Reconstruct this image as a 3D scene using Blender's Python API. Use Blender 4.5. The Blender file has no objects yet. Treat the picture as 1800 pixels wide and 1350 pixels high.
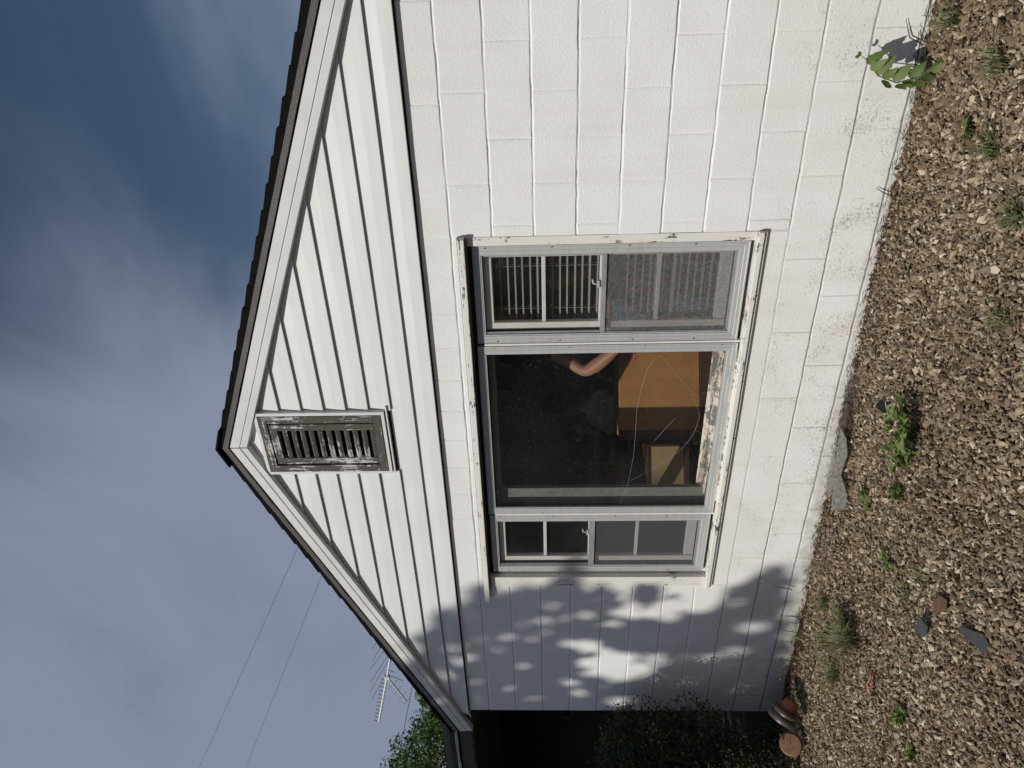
import bpy, math, random
import numpy as np
from mathutils import Vector, Matrix, Euler
random.seed(7); rng=np.random.default_rng(7)
scene=bpy.context.scene; COL=scene.collection
# ---------------- camera (the phone was held sideways: world up points to picture left)
cam=bpy.data.cameras.new('camera'); camo=bpy.data.objects.new('camera',cam); COL.objects.link(camo)
R_=Vector((0.8441811,0.53587915,-0.01384973)); U_=Vector((0.03418526,-0.02803312,0.99902228)); F_=Vector((-0.53496696,0.84382918,0.0419842))
CAM=Vector((5.09596,-3.38009,1.69422))
camo.matrix_world=Matrix(((-U_.x,R_.x,-F_.x,CAM.x),(-U_.y,R_.y,-F_.y,CAM.y),(-U_.z,R_.z,-F_.z,CAM.z),(0,0,0,1)))
cam.sensor_width=36; cam.lens=25.742; cam.clip_start=.05; cam.clip_end=3000
scene.camera=camo
# ---------------- sun and sky
SUN=Vector((-.36,-1,1.1)).normalized()
elev=math.asin(SUN.z); az=math.atan2(SUN.x,SUN.y)
sl=bpy.data.lights.new('sun','SUN'); sl.energy=3.65; sl.angle=math.radians(.53); sl.color=(1,.955,.89)
so=bpy.data.objects.new('sun',sl); COL.objects.link(so); so.rotation_euler=SUN.to_track_quat('Z','Y').to_euler(); so.location=(0,-8,12)
w=bpy.data.worlds.new('World'); scene.world=w; w.use_nodes=True
nt=w.node_tree; nt.nodes.clear()
def N(t,typ,**k):
    n=t.nodes.new(typ)
    for a,v in k.items():
        if a in n.inputs: n.inputs[a].default_value=v
        else: setattr(n,a,v)
    return n
sky=N(nt,'ShaderNodeTexSky',sky_type='NISHITA',sun_disc=False,sun_elevation=elev,sun_rotation=az)
sky.air_density=1.0; sky.dust_density=1.0
tc=N(nt,'ShaderNodeTexCoord')
mp=N(nt,'ShaderNodeMapping'); mp.inputs['Rotation'].default_value=(math.radians(20),math.radians(35),math.radians(-25)); mp.inputs['Scale'].default_value=(1.2,3.6,2.0); mp.inputs['Location'].default_value=(.35,.2,.1)
nz=N(nt,'ShaderNodeTexNoise',Scale=1.2,Detail=6.0,Roughness=.5,Distortion=.4)
hz=N(nt,'ShaderNodeMapRange'); hz.inputs['From Min'].default_value=.86; hz.inputs['From Max'].default_value=1.0; hz.inputs['To Min'].default_value=.31; hz.inputs['To Max'].default_value=-.13; dv=N(nt,'ShaderNodeVectorMath',operation='DOT_PRODUCT'); CL=(F_+R_*(640/1287)+U_*(960/1287)).normalized(); dv.inputs[1].default_value=tuple(CL); ad=N(nt,'ShaderNodeMath',operation='ADD')
cr=N(nt,'ShaderNodeValToRGB'); cr.color_ramp.elements[0].position=.30; cr.color_ramp.elements[0].color=(.03,.03,.03,1); cr.color_ramp.elements[1].position=.78; cr.color_ramp.elements[1].color=(.92,.92,.92,1); cr.color_ramp.interpolation='EASE'
bgs=N(nt,'ShaderNodeBackground',Strength=.10); bgc=N(nt,'ShaderNodeBackground',Strength=1.0); bgc.inputs['Color'].default_value=(.245,.28,.378,1)
mx=N(nt,'ShaderNodeMixShader'); wo=N(nt,'ShaderNodeOutputWorld')
hs=N(nt,'ShaderNodeHueSaturation',Saturation=1.12,Value=.43)
L=nt.links.new
L(tc.outputs['Generated'],mp.inputs['Vector']); L(mp.outputs[0],nz.inputs['Vector']); L(tc.outputs['Generated'],dv.inputs[0]); L(dv.outputs['Value'],hz.inputs[0]); L(nz.outputs['Fac'],ad.inputs[0]); L(hz.outputs[0],ad.inputs[1]); L(ad.outputs[0],cr.inputs[0])
L(sky.outputs[0],hs.inputs['Color']); L(hs.outputs[0],bgs.inputs['Color']); L(cr.outputs[0],mx.inputs[0]); L(bgs.outputs[0],mx.inputs[1]); L(bgc.outputs[0],mx.inputs[2]); L(mx.outputs[0],wo.inputs[0])
scene.view_settings.view_transform='Standard'; scene.view_settings.look='None'; scene.view_settings.gamma=1; scene.view_settings.exposure=0
scene.cycles.max_bounces=8; scene.cycles.transparent_max_bounces=24

# ---------------- materials
def mat(name,col=(.5,.5,.5),rough=.6,spec=.4,metal=0.0):
    m=bpy.data.materials.new(name); m.use_nodes=True; t=m.node_tree; b=t.nodes['Principled BSDF']
    b.inputs['Base Color'].default_value=(*col,1); b.inputs['Roughness'].default_value=rough; b.inputs['Specular IOR Level'].default_value=spec; b.inputs['Metallic'].default_value=metal
    return m,t,b
def coords(t,scale=(1,1,1),kind='Object',loc=(0,0,0)):
    c=N(t,'ShaderNodeTexCoord'); m=N(t,'ShaderNodeMapping'); m.inputs['Scale'].default_value=scale; m.inputs['Location'].default_value=loc
    t.links.new(c.outputs[kind],m.inputs['Vector']); return m.outputs[0]
def noise(t,vec,scale,detail=4,rough=.55,dist=0):
    n=N(t,'ShaderNodeTexNoise',Scale=scale,Detail=float(detail),Roughness=rough,Distortion=float(dist)); t.links.new(vec,n.inputs['Vector']); return n.outputs['Fac']
def ramp(t,fac,stops):
    r=N(t,'ShaderNodeValToRGB'); e=r.color_ramp.elements
    while len(e)<len(stops): e.new(.5)
    for x,(p,c) in zip(e,stops):
        x.position=p; x.color=(c,c,c,1) if not isinstance(c,tuple) else (*c,1)
    t.links.new(fac,r.inputs[0]); return r.outputs[0]
def mixc(t,fac,a,b,mode='MIX'):
    m=N(t,'ShaderNodeMix',data_type='RGBA',blend_type=mode)
    def s(i,v):
        if isinstance(v,(float,int)): m.inputs[i].default_value=v
        elif isinstance(v,tuple): m.inputs[i].default_value=(*v,1)
        else: t.links.new(v,m.inputs[i])
    s(0,fac); s(6,a); s(7,b); return m.outputs[2]
def mth(t,op,a,b=0.0,clamp=False):
    m=N(t,'ShaderNodeMath',operation=op,use_clamp=clamp)
    for i,v in enumerate((a,b)):
        if isinstance(v,(float,int)): m.inputs[i].default_value=v
        else: t.links.new(v,m.inputs[i])
    return m.outputs[0]
def bump(t,b,h,strength=.3,dist=.01,prev=None):
    n=N(t,'ShaderNodeBump',Strength=strength,Distance=dist); t.links.new(h,n.inputs['Height'])
    if prev is not None: t.links.new(prev,n.inputs['Normal'])
    if b is not None: t.links.new(n.outputs[0],b.inputs['Normal'])
    return n.outputs[0]
def sepz(t,vec):
    s=N(t,'ShaderNodeSeparateXYZ'); t.links.new(vec,s.inputs[0]); return s.outputs
M={}
# painted concrete block
m,t,b=mat('painted_block',(.8,.79,.765),.6,.25); v=coords(t); M['block']=m
big=noise(t,v,1.6,3); fine=noise(t,v,55,5,.6); med=noise(t,v,14,5,.6)
base=mixc(t,ramp(t,big,[(.35,0.),(.7,1.)]),(.795,.80,.785),(.745,.745,.72))
stk=ramp(t,noise(t,coords(t,(9,9,.55)),1,5,.6),[(.50,0.),(.75,.30)]); base=mixc(t,stk,base,(.60,.59,.55))
xyz=sepz(t,v)
low=mth(t,'SUBTRACT',1.0,mth(t,'MULTIPLY',mth(t,'SUBTRACT',xyz[2],.15),1.7),True)   # algae and splash dirt near the ground
spots=ramp(t,mth(t,'ADD',mth(t,'MULTIPLY',noise(t,v,78,7,.78,.6),.75),mth(t,'MULTIPLY',noise(t,v,5,4,.6,.5),.3)),[(.56,0.),(.63,1.)])
spots=mth(t,'MULTIPLY',spots,ramp(t,noise(t,v,3.4,4,.6,.8),[(.38,.12),(.58,1.)]))
sp=mth(t,'MULTIPLY',spots,mth(t,'MULTIPLY',low,.9),True)
c1=mixc(t,sp,base,(.20,.19,.15))
foot=mth(t,'SUBTRACT',1.0,mth(t,'MULTIPLY',mth(t,'ADD',xyz[2],mth(t,'MULTIPLY',mth(t,'SUBTRACT',med,.5),.22)),8.0),True)
c2=mixc(t,mth(t,'MULTIPLY',foot,.75),c1,(.27,.235,.17))
dots=ramp(t,noise(t,v,170,2,.5),[(.235,1.),(.26,0.)])
c3=mixc(t,mth(t,'MULTIPLY',dots,.55),c2,(.25,.24,.2))
warm=mth(t,'MULTIPLY',ramp(t,noise(t,v,2.3,3),[(.52,0.),(.72,.35)]),low,True)
c4=mixc(t,warm,c3,(.62,.54,.42))
at=N(t,'ShaderNodeAttribute',attribute_name='groove')
gr=mth(t,'MULTIPLY',mth(t,'MULTIPLY',at.outputs['Fac'],.62),mth(t,'ADD',.22,mth(t,'MULTIPLY',low,1.3)),True)
c5=mixc(t,gr,c4,(.22,.2,.17))
t.links.new(c5,b.inputs['Base Color'])
n1=bump(t,None,noise(t,v,110,6,.68),.42,.0040); n2=bump(t,None,ramp(t,noise(t,v,260,2,.5),[(.25,0.),(.36,1.)]),.5,.002,n1)
bump(t,b,ramp(t,noise(t,v,34,5,.6,.8),[(.44,0.),(.5,1.),(.56,0.)]),.22,.002,n2)
# vinyl siding
m,t,b=mat('vinyl_siding',(.66,.67,.655),.48,.35); v=coords(t); M['siding']=m
c=mixc(t,ramp(t,noise(t,v,3.,5,.6),[(.35,0.),(.7,1.)]),(.665,.675,.655),(.625,.635,.615))
c=mixc(t,ramp(t,noise(t,coords(t,(25,25,60)),1,3),[(.68,0.),(.78,.25)]),c,(.5,.5,.47))
t.links.new(c,b.inputs['Base Color']); nn=bump(t,None,noise(t,coords(t,(1.4,1,7)),1,2),.35,.012); bump(t,b,noise(t,coords(t,(260,10,22)),1,3),.10,.0015,nn)
m,t,b=mat('vinyl_trim',(.66,.67,.655),.45,.35); M['trim']=m
c=mixc(t,ramp(t,noise(t,coords(t),6,5,.6),[(.4,0.),(.75,1.)]),(.67,.68,.66),(.6,.605,.58)); t.links.new(c,b.inputs['Base Color'])
bump(t,b,noise(t,coords(t,(60,60,300),'Object'),1,3),.15,.002)
def simple(key,col,rough=.6,spec=.4,var=.25,sc=12,bs=.25,bd=.003,metal=0.0,st=(1,1,1)):
    m,t,b=mat(key,col,rough,spec,metal); v=coords(t,st)
    c=mixc(t,ramp(t,noise(t,v,sc,5,.6),[(.3,0.),(.72,1.)]),col,tuple(x*(1-var) for x in col)); t.links.new(c,b.inputs['Base Color'])
    if bs: bump(t,b,noise(t,v,sc*4,4,.6),bs,bd)
    M[key]=m; return m,t,b
simple('aluminium',(.49,.50,.485),.42,.5,.14,5,.12,.001,.15,(1,1,6))
simple('aluminium_dull',(.30,.31,.30),.5,.5,.3,18,.2,.001,.1)
simple('dark_gap',(.035,.033,.03),.8,.2,.5)
simple('shingle',(.013,.0125,.0125),1.0,.03,.5,60,.6,.004)
simple('soffit_shade_dark',(.10,.095,.085),.8,.2,.3,4)  # also carries painted-in shade at the window head and porch
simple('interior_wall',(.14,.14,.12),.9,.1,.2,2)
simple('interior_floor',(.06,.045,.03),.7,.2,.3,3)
simple('porch_block',(.055,.053,.047),.9,.1,.3,3)  # near-black so the colour itself holds the porch shade
simple('soil',(.055,.038,.024),1,.1,.5,25,.6,.01)
simple('slat_vinyl',(.36,.335,.285),.55,.3,.2,20,.05)
simple('cord_white',(.6,.57,.5),.8)
simple('terracotta',(.32,.125,.08),.8,.2,.3,30)
simple('rusty_brown',(.23,.12,.065),.65,.4,.45,22)
simple('pot_glaze',(.075,.06,.05),.42,.5,.35,25)
simple('slate',(.055,.057,.06),.7,.3,.3,25)
simple('brown_chip',(.13,.075,.05),.8,.2,.3,40)
simple('dark_cloth',(.018,.02,.024),.9,.1,.3,30)
simple('denim',(.035,.075,.13),.95,.1,.35,90,.4)
simple('skin',(.30,.15,.09),.55,.35,.12,25,.08)
simple('hair',(.03,.02,.015),.6,.4,.2,50)
simple('dark_wood',(.075,.03,.018),.5,.4,.4,8,.2,.002,0,(1,1,8))
simple('cardboard',(.42,.31,.16),.8,.2,.15,8)
simple('fabric_pale',(.42,.42,.40),.9,.1,.2,20)
simple('pink_plastic',(.36,.06,.10),.5,.4,.1)
simple('antenna_metal',(.75,.75,.74),.35,.5,.1,10,0,0,.35)
simple('antenna_dark',(.10,.10,.10),.5,.5,.1)
simple('wire_black',(.03,.03,.035),.6)
simple('wire_grey',(.28,.28,.28),.6)
simple('bark',(.10,.075,.055),.95,.1,.4,25,.6,.01)
simple('white_paint',(.74,.72,.67),.5,.35,.15,10,.25,.002)
simple('straw',(.34,.27,.15),.85,.2,.3,30)
m,t,b=mat('plywood',(.40,.21,.085),.55,.35); v=coords(t,(30,30,1.4)); M['plywood']=m
c=mixc(t,noise(t,v,1,5,.6,1.2),(.46,.225,.075),(.29,.13,.04)); c=mixc(t,ramp(t,noise(t,coords(t),4,3),[(.4,0.),(.7,.5)]),c,(.50,.265,.105)); t.links.new(c,b.inputs['Base Color'])
def peel(key,st,amt,wood=(.16,.135,.115),wood2=(.07,.058,.05),paint=(.70,.68,.63),bs=.7):
    m,t,b=mat(key,paint,.7,.2); v=coords(t,st); M[key]=m
    g=noise(t,v,2.0,6,.65,.4); k=noise(t,coords(t),26,6,.7,.6); pat=noise(t,coords(t),5,3)
    s=mth(t,'ADD',mth(t,'MULTIPLY',g,.5),mth(t,'ADD',mth(t,'MULTIPLY',k,.35),mth(t,'MULTIPLY',pat,.35)))
    f=ramp(t,s,[(amt-.012,0.),(amt+.012,1.)])
    wc=mixc(t,noise(t,v,5,5,.7),wood,wood2); c=mixc(t,f,wc,paint); t.links.new(c,b.inputs['Base Color'])
    n=bump(t,None,noise(t,v,6,5,.7),bs,.004); bump(t,b,f,.6,.002,n); return m
peel('vent_wood_v',(46,46,3),.645,wood=(.155,.135,.115),wood2=(.028,.022,.019),paint=(.56,.55,.52)); peel('vent_wood_h',(3,46,46),.638,wood=(.155,.135,.115),wood2=(.028,.022,.019),paint=(.52,.505,.475))
peel('window_wood_v',(40,40,3),.515,wood=(.12,.09,.075),bs=.3); peel('window_wood_h',(3,40,40),.52,wood=(.12,.09,.075),bs=.3)
peel('sill_peeling',(4,30,30),.60,wood=(.30,.29,.25),wood2=(.14,.13,.12),paint=(.74,.66,.56))
peel('drip_metal',(3,40,40),.78,wood=(.13,.115,.10),wood2=(.07,.06,.055),paint=(.38,.37,.35),bs=.3)
M['drip_metal'].node_tree.nodes['Principled BSDF'].inputs['Roughness'].default_value=.35
M['drip_metal'].node_tree.nodes['Principled BSDF'].inputs['Specular IOR Level'].default_value=.8
# glass: see-through with fresnel gloss and a film of dust
def glass(key,dust=.03,tint=(.9,.905,.9),thr=.70,rough=.0):
    m=bpy.data.materials.new(key); m.use_nodes=True; t=m.node_tree; t.nodes.clear()
    o=N(t,'ShaderNodeOutputMaterial'); tr=N(t,'ShaderNodeBsdfTransparent'); tr.inputs[0].default_value=(*tint,1)
    gl=N(t,'ShaderNodeBsdfGlossy',Roughness=rough); gl.inputs[0].default_value=(1,1,1,1); ge=N(t,'ShaderNodeNewGeometry'); dp=N(t,'ShaderNodeVectorMath',operation='DOT_PRODUCT'); t.links.new(ge.outputs['Incoming'],dp.inputs[0]); t.links.new(ge.outputs['Normal'],dp.inputs[1]); fr=mth(t,'ADD',.055,mth(t,'MULTIPLY',.9,mth(t,'POWER',mth(t,'SUBTRACT',1.0,mth(t,'ABSOLUTE',dp.outputs['Value'])),5.0)))
    df=N(t,'ShaderNodeBsdfDiffuse'); df.inputs[0].default_value=(.62,.62,.6,1)
    m1=N(t,'ShaderNodeMixShader'); m2=N(t,'ShaderNodeMixShader'); v=coords(t)
    d=ramp(t,noise(t,v,210,2,.5),[(thr,0.),(thr+.02,.45)]); film=mth(t,'MULTIPLY',ramp(t,noise(t,v,2.2,4),[(.25,.15),(.8,1.)]),dust)
    f=mth(t,'ADD',d,film,True)
    k=t.links.new; k(fr,m1.inputs[0]); k(tr.outputs[0],m1.inputs[1]); k(gl.outputs[0],m1.inputs[2]); k(f,m2.inputs[0]); k(m1.outputs[0],m2.inputs[1]); k(df.outputs[0],m2.inputs[2]); k(m2.outputs[0],o.inputs[0])
    M[key]=m
glass('glass_big',.027,thr=.722); glass('glass_plain',.025,thr=.73)
def screen(key,op,col,spark):
    m=bpy.data.materials.new(key); m.use_nodes=True; t=m.node_tree; t.nodes.clear()
    o=N(t,'ShaderNodeOutputMaterial'); tr=N(t,'ShaderNodeBsdfTransparent'); df=N(t,'ShaderNodeBsdfDiffuse'); m1=N(t,'ShaderNodeMixShader'); m1.inputs[0].default_value=op
    v=coords(t,(1,1,2.2)); c=ramp(t,noise(t,v,190,3,.7),[(.60,col),(.67,spark)])  # pale flecks painted into the mesh colour as sparkle
    hue=noise(t,coords(t),30,2); tint=ramp(t,hue,[(.40,(.35,.55,.38)),(.5,(1.,1.,1.)),(.62,(.7,.35,.55))])
    c=mixc(t,.55,c,tint,'MULTIPLY') if key=='screen_sparkle' else c
    k=t.links.new; k(c,df.inputs[0]); k(tr.outputs[0],m1.inputs[1]); k(df.outputs[0],m1.inputs[2]); k(m1.outputs[0],o.inputs[0]); M[key]=m
screen('screen_sparkle',.55,(.17,.17,.16),(.85,.83,.80)); screen('screen_grey',.42,(.14,.14,.145),(.2,.2,.2))
def leafmat(key,c1,c2,trans=.25):
    m,t,b=mat(key,c1,.55,.35); a=N(t,'ShaderNodeAttribute',attribute_name='tone')
    c=mixc(t,a.outputs['Fac'],c1,c2); t.links.new(c,b.inputs['Base Color'])
    tl=N(t,'ShaderNodeBsdfTranslucent'); mm=N(t,'ShaderNodeMixShader'); mm.inputs[0].default_value=trans; t.links.new(c,tl.inputs[0])
    o=[n for n in t.nodes if n.type=='OUTPUT_MATERIAL'][0]; t.links.new(b.outputs[0],mm.inputs[1]); t.links.new(tl.outputs[0],mm.inputs[2]); t.links.new(mm.outputs[0],o.inputs[0]); M[key]=m
leafmat('leaf_shrub',(.010,.020,.007),(.045,.07,.018),.12); leafmat('leaf_tree',(.045,.085,.02),(.11,.17,.045)); leafmat('leaf_weed',(.075,.125,.025),(.17,.22,.06))
leafmat('grass_blade',(.085,.11,.045),(.24,.22,.11)); leafmat('leaf_dark',(.02,.04,.015),(.05,.08,.025))
m,t,b=mat('gravel_stone',(.4,.3,.2),.8,.2); M['pebble']=m
a=N(t,'ShaderNodeAttribute',attribute_name='tone')
c=ramp(t,a.outputs['Fac'],[(0.,(.032,.022,.013)),(.2,(.09,.061,.036)),(.38,(.185,.132,.080)),(.55,(.285,.215,.138)),(.68,(.20,.168,.132)),(.8,(.38,.30,.20)),(.92,(.54,.445,.31)),(.985,(.74,.66,.53)),(1.,(.30,.17,.10))])
c=mixc(t,mth(t,'MULTIPLY',noise(t,coords(t),120,4,.65),.55),c,(.13,.09,.06)); t.links.new(c,b.inputs['Base Color']); bump(t,b,noise(t,coords(t),180,4,.7),.4,.002)

# ---------------- mesh helpers
ORG={}
def tagset(o,label=None,cat=None,group=None,kind=None):
    if label: o['label']=label
    if cat: o['category']=cat
    if group: o['group']=group
    if kind: o['kind']=kind
    return o
def thing(name,loc,label,cat,group=None):
    o=bpy.data.objects.new(name,None); COL.objects.link(o); o.location=loc; o.empty_display_size=.1; ORG[o.name]=Vector(loc)
    return tagset(o,label,cat,group)
class MB:
    def __init__(s): s.v=[]; s.f=[]
    def add(s,vs,fs):
        k=len(s.v); s.v+= [tuple(x) for x in vs]; s.f+= [tuple(i+k for i in f) for f in fs]; return s
    def box(s,x0,x1,y0,y1,z0,z1):
        return s.add([(x0,y0,z0),(x1,y0,z0),(x1,y1,z0),(x0,y1,z0),(x0,y0,z1),(x1,y0,z1),(x1,y1,z1),(x0,y1,z1)],[(0,3,2,1),(4,5,6,7),(0,1,5,4),(1,2,6,5),(2,3,7,6),(3,0,4,7)])
    def prism(s,poly,y0,y1):   # poly in x,z ; extruded over y
        n=len(poly); vs=[(x,y0,z) for x,z in poly]+[(x,y1,z) for x,z in poly]
        return s.add(vs,[tuple(range(n)),tuple(range(2*n-1,n-1,-1))]+[(i,i+n,(i+1)%n+n,(i+1)%n) for i in range(n)])
    def prismz(s,poly,z0,z1):
        n=len(poly); vs=[(x,y,z0) for x,y in poly]+[(x,y,z1) for x,y in poly]
        return s.add(vs,[tuple(range(n-1,-1,-1)),tuple(range(n,2*n))]+[(i,(i+1)%n,(i+1)%n+n,i+n) for i in range(n)])
    def tube(s,pts,r,seg=8):
        pts=[Vector(p) for p in pts]; rs=r if isinstance(r,(list,tuple)) else [r]*len(pts); base=len(s.v); rings=[]
        for i,p in enumerate(pts):
            d=(pts[min(i+1,len(pts)-1)]-pts[max(i-1,0)]).normalized(); a=d.orthogonal().normalized() if i==0 else (rings_a-d*rings_a.dot(d)).normalized(); rings_a=a; bb=d.cross(a)
            s.v+=[tuple(p+(a*math.cos(2*math.pi*k/seg)+bb*math.sin(2*math.pi*k/seg))*rs[i]) for k in range(seg)]
        for i in range(len(pts)-1):
            for k in range(seg):
                q=base+i*seg; s.f.append((q+k,q+(k+1)%seg,q+seg+(k+1)%seg,q+seg+k))
        s.f.append(tuple(base+k for k in range(seg-1,-1,-1))); e=base+(len(pts)-1)*seg; s.f.append(tuple(e+k for k in range(seg))); return s
    def lathe(s,prof,center,axis,seg=32):   # prof: (r, h)
        ax=Vector(axis).normalized(); a=ax.orthogonal().normalized(); bb=ax.cross(a); c=Vector(center); k0=len(s.v)
        for r,h in prof:
            for k in range(seg):
                th=2*math.pi*k/seg; s.v.append(tuple(c+ax*h+(a*math.cos(th)+bb*math.sin(th))*r))
        for i in range(len(prof)-1):
            for k in range(seg):
                q=k0+i*seg; s.f.append((q+k,q+(k+1)%seg,q+seg+(k+1)%seg,q+seg+k))
        return s
def build(name,mb,matkey,parent=None,loc=None,smooth=False,bevel=0,label=None,attr=None):
    org=Vector((0,0,0))
    if parent is not None: org=ORG[parent.name]
    elif loc is not None: org=Vector(loc)
    me=bpy.data.meshes.new(name); me.from_pydata([(x-org.x,y-org.y,z-org.z) for x,y,z in mb.v],[],mb.f); me.update()
    me.materials.append(M[matkey])
    if smooth: me.polygons.foreach_set('use_smooth',[True]*len(me.polygons))
    if attr is not None:
        a=me.attributes.new(attr[0],'FLOAT','POINT'); a.data.foreach_set('value',attr[1])
    o=bpy.data.objects.new(name,me); COL.objects.link(o)
    if parent is not None: o.parent=parent
    else: o.location=org
    ORG[o.name]=org
    if bevel:
        bm=o.modifiers.new('bevel','BEVEL'); bm.width=bevel; bm.segments=2; bm.limit_method='ANGLE'
    if label: o['label']=label
    return o
def npmesh(name,V,F,matkey,parent=None,loc=(0,0,0),tone=None,smooth=False):
    """V (n,3) F (m,k) numpy"""
    org=np.array(ORG[parent.name]) if parent is not None else np.array(loc,float)
    V=V-org; k=F.shape[1]; me=bpy.data.meshes.new(name)
    me.vertices.add(len(V)); me.vertices.foreach_set('co',V.astype(np.float32).ravel())
    me.loops.add(F.size); me.loops.foreach_set('vertex_index',F.astype(np.int32).ravel())
    me.polygons.add(len(F)); me.polygons.foreach_set('loop_start',np.arange(0,F.size,k,dtype=np.int32))
    me.polygons.foreach_set('use_smooth',np.full(len(F),bool(smooth)))
    me.update(calc_edges=True); me.validate()
    if tone is not None:
        a=me.attributes.new('tone','FLOAT','POINT'); a.data.foreach_set('value',tone.astype(np.float32))
    me.materials.append(M[matkey]); o=bpy.data.objects.new(name,me); COL.objects.link(o)
    if parent is not None: o.parent=parent
    else: o.location=org
    ORG[o.name]=Vector(org); return o
def gz(x,y): return -0.035+0.028*x-0.004*y
def leaves(P,size,aspect=.55,up=.3,fold=.18,tonev=None,dirs=None):
    """leaf quads: 4 verts rhombus with a fold, 2 tris"""
    n=len(P); d=rng.normal(size=(n,3)) if dirs is None else dirs+rng.normal(size=(n,3))*.25; d/=np.linalg.norm(d,axis=1)[:,None]
    nn=rng.normal(size=(n,3)); nn[:,2]+=up*3; s=np.cross(d,nn); s/=np.linalg.norm(s,axis=1)[:,None]+1e-9; u=np.cross(s,d)
    sz=(size*(.6+.8*rng.random(n)))[:,None] if np.isscalar(size) else size[:,None]
    A=P-d*sz*.5; B=P+s*sz*aspect*.5+u*sz*fold*.5; C=P+d*sz*.5; D=P-s*sz*aspect*.5+u*sz*fold*.5
    V=np.stack([A,B,C,D],1).reshape(-1,3); i=np.arange(n)*4
    F=np.concatenate([np.stack([i,i+1,i+2],1),np.stack([i,i+2,i+3],1)])
    tv=rng.random(n) if tonev is None else tonev
    return V,F,np.repeat(tv,4)

# =====================================================  GROUND
def ground():
    xs=np.concatenate([np.array([-900,-300,-100,-40,-20,-10,-6,-4,-3]),np.arange(-2.,7.,.08),np.array([7,8,10,14,20,40,100,300,900])])
    ys=np.concatenate([np.array([-900,-300,-100,-40,-20,-10,-6,-5]),np.arange(-4.,.35,.08),np.array([.5,1,2,4,8,20,60,200,900])])
    X,Y=np.meshgrid(xs,ys,indexing='ij'); cx=np.clip(X,-3,8); cy=np.clip(Y,-5,2)
    Z=gz(cx,cy)+.012*np.sin(cx*3.1+cy*2.3)*np.cos(cy*4.2-cx)-.014
    V=np.stack([X,Y,Z],-1).reshape(-1,3); nx,ny=len(xs),len(ys)
    I,J=np.meshgrid(np.arange(nx-1),np.arange(ny-1),indexing='ij'); a=(I*ny+J).ravel(); F=np.stack([a,a+ny,a+ny+1,a+1],1)
    o=npmesh('ground',V,F,'soil',smooth=True); tagset(o,'bare brown soil under the gravel',None,None,'structure'); return o
ground()
def gheight(x,y): return gz(x,y)+.012*np.sin(x*3.1+y*2.3)*np.cos(y*4.2-x)-.014
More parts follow.
